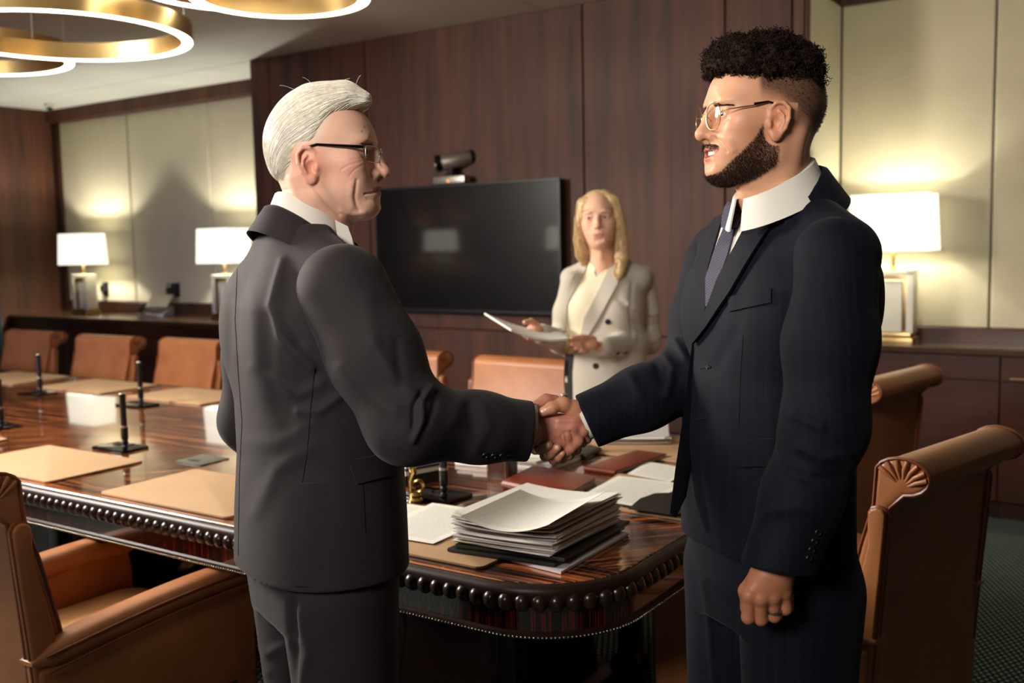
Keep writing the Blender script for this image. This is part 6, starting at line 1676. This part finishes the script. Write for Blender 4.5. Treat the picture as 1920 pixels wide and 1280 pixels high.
arrW = [(0.70, 0.0, 0.125, 0.182), (0.85, 0.0, 0.125, 0.180), (1.0, 0.0, 0.118, 0.172), (1.12, 0.0, 0.114, 0.162), (1.22, 0.0, 0.116, 0.165), (1.30, 0.0, 0.112, 0.160), (1.35, -0.012, 0.088, 0.130), (1.385, -0.016, 0.058, 0.075)]
BWi = np.linalg.inv(BW); LW = lambda p: apply(BWi, [p])[0]
f = Field((-0.30, -0.36, 0.70), (0.42, 0.36, 1.50), 0.006)
z_, cx_, a_, b_ = zip(*arrW); f.loft(z_, cx_, [0]*len(z_), a_, b_, 2.25, 0)
for s in (-1, 1):
    f.cap((-0.022, s*0.05, 1.385), (-0.010, s*0.150, 1.335), 0.036, 0.044, 0.05)
    f.ell((0.06, s*0.075, 1.22), (0.062, 0.07, 0.085), 0.05)
f.plane((0, 0, 0.72), (0, 0, -1))
for ch in ([shR, shR*0.5+elR*0.5, elR, wrR], [shL, shL*0.5+elL*0.5, elL, wrL]):
    f.chain([LW(q) for q in ch], [0.046, 0.051, 0.050, 0.041], 0.022, kk=0.03)
V, F = f.mesh(1); V = apply(BW, V)
V = folds(V, F, [(((1160, 560), (1190, 590), (1200, 640)), 7, -0.005), (((1130, 690), (1160, 700), (1200, 690)), 6, 0.004), (((1170, 700), (1165, 760)), 8, -0.004), (((1180, 570), (1215, 590), (1240, 585)), 5, 0.006), (((1185, 600), (1215, 612), (1240, 606)), 5, -0.006), (((1190, 625), (1220, 640), (1240, 628)), 5, 0.006), (((1185, 585), (1230, 600)), 4, -0.004), (((1186, 530), (1182, 580), (1186, 630)), 4, -0.005)])
jw_ = pobj('blazer', np_mesh('blazer', V, F), 'blazer_pale', wom); jw_['label'] = 'pale grey double-breasted blazer'
jb = bvh_of((V, F)); sb = jb
bl = padd('blouse', patch([(1104, 488), (1098, 512), (1080, 535), (1062, 566), (1058, 625), (1060, 662), (1074, 664), (1095, 632), (1112, 590), (1140, 525), (1149, 484), (1132, 508), (1118, 520)], jb, 0.004, 0.006), 'blouse_cream', wom); bl['label'] = 'cream satin blouse'
NW = neck_frame(BW, HW, 0); zc = HW[2, 3]
padd('blouse_collar', band(NW, [(-0.004, 0.056, 0.056, zc-0.118, 0.045), (-0.004, 0.060, 0.060, zc-0.120, 0.046), (0.0, 0.074, 0.080, zc-0.150, 0.075)], 48, 0.30, 2*PI-0.30, 0.003), 'blouse_cream', bl)
padd('trouser_gap', patch([(1060, 660), (1076, 662), (1073, 700), (1074, 760), (1060, 760), (1058, 700)], jb, 0.003, 0.004), 'trouser_black', wom)
padd('lapel', patch([(1152, 482), (1162, 505), (1158, 533), (1130, 585), (1104, 628), (1088, 640), (1096, 594), (1128, 534), (1144, 500)], jb, 0.010, 0.006), 'blazer_pale', jw_)
padd('lapel', patch([(1104, 487), (1090, 492), (1070, 525), (1056, 575), (1055, 622), (1060, 625), (1064, 570), (1083, 533), (1098, 510)], jb, 0.009, 0.006), 'blazer_pale', jw_)
padd('collar', band(NW, [(-0.014, 0.068, 0.072, zc-0.128, 0.03), (-0.016, 0.076, 0.082, zc-0.130, 0.03), (-0.02, 0.094, 0.108, zc-0.165, 0.035)], 48, 1.2, 2*PI-1.2, 0.004), 'blazer_pale', jw_)
for px, py in ((1140, 603), (1117, 686), (1037, 672)): padd('button', button_at(jb, px, py, 0.0125, 0.004), 'button_dark', jw_)
for px, py in ((1158, 662), (1173, 661)): padd('button', button_at(sb, px, py, 0.0085, 0.004), 'button_dark', jw_)
dl_ = (wrL-elL)/np.linalg.norm(wrL-elL)
padd('watch', cuff(wrL+dl_*0.016, dl_, 0.010, 0.0275, 0.027), 'steel', wom)
f = Field((-0.2, -0.25, 0.0), (0.2, 0.25, 0.9), 0.008)
for s in (-1, 1): f.chain([(0, s*0.075, 0.84), (0.01, s*0.08, 0.48), (-0.01, s*0.085, 0.05)], [0.092, 0.068, 0.055], 0.02, kk=0.05)
f.plane((0, 0, 0.04), (0, 0, -1)); V2, F2 = f.mesh(1); pobj('trousers', np_mesh('trousers', apply(BW, V2), F2), 'trouser_black', wom)
for s in (-1, 1):
    V2, F2 = shoe(BW, 0.01, s*0.085); pobj('shoe', np_mesh('shoe', V2, F2), 'shoe_leather', wom)
# papers in her hands
C4 = [WP(958, 617, -0.56), WP(1066, 634, -0.36), WP(1052, 622, -0.22), WP(908, 586, -0.38)]
pc = np.mean(C4, 0); n = 12; top = []
for j in range(n+1):
    for i in range(n+1):
        a, b = i/n, j/n; p = (C4[0]*(1-a)+C4[1]*a)*(1-b)+(C4[3]*(1-a)+C4[2]*a)*b
        top.append(p-pc+np.array([0, 0, -0.018*math.sin(PI*a)*1.0]))
N_ = (n+1)**2; bot = [q-np.array([0, 0, 0.007]) for q in top]; fs = []
for j in range(n):
    for i in range(n):
        a = j*(n+1)+i; fs += [(a, a+1, a+n+2, a+n+1), (N_+a, N_+a+n+1, N_+a+n+2, N_+a+1)]
bd = [i for i in range(n)]+[j*(n+1)+n for j in range(n)]+[n*(n+1)+n-i for i in range(n)]+[(n-j)*(n+1) for j in range(n)]
for k in range(len(bd)): a, b = bd[k], bd[(k+1) % len(bd)]; fs.append((a, N_+a, N_+b, b))
o = ob('held_papers', MB().add(top+bot, fs), 'paper', None, tuple(pc), angle=60); tag(o, 'sheaf of white papers held in the woman\'s hands', 'papers')
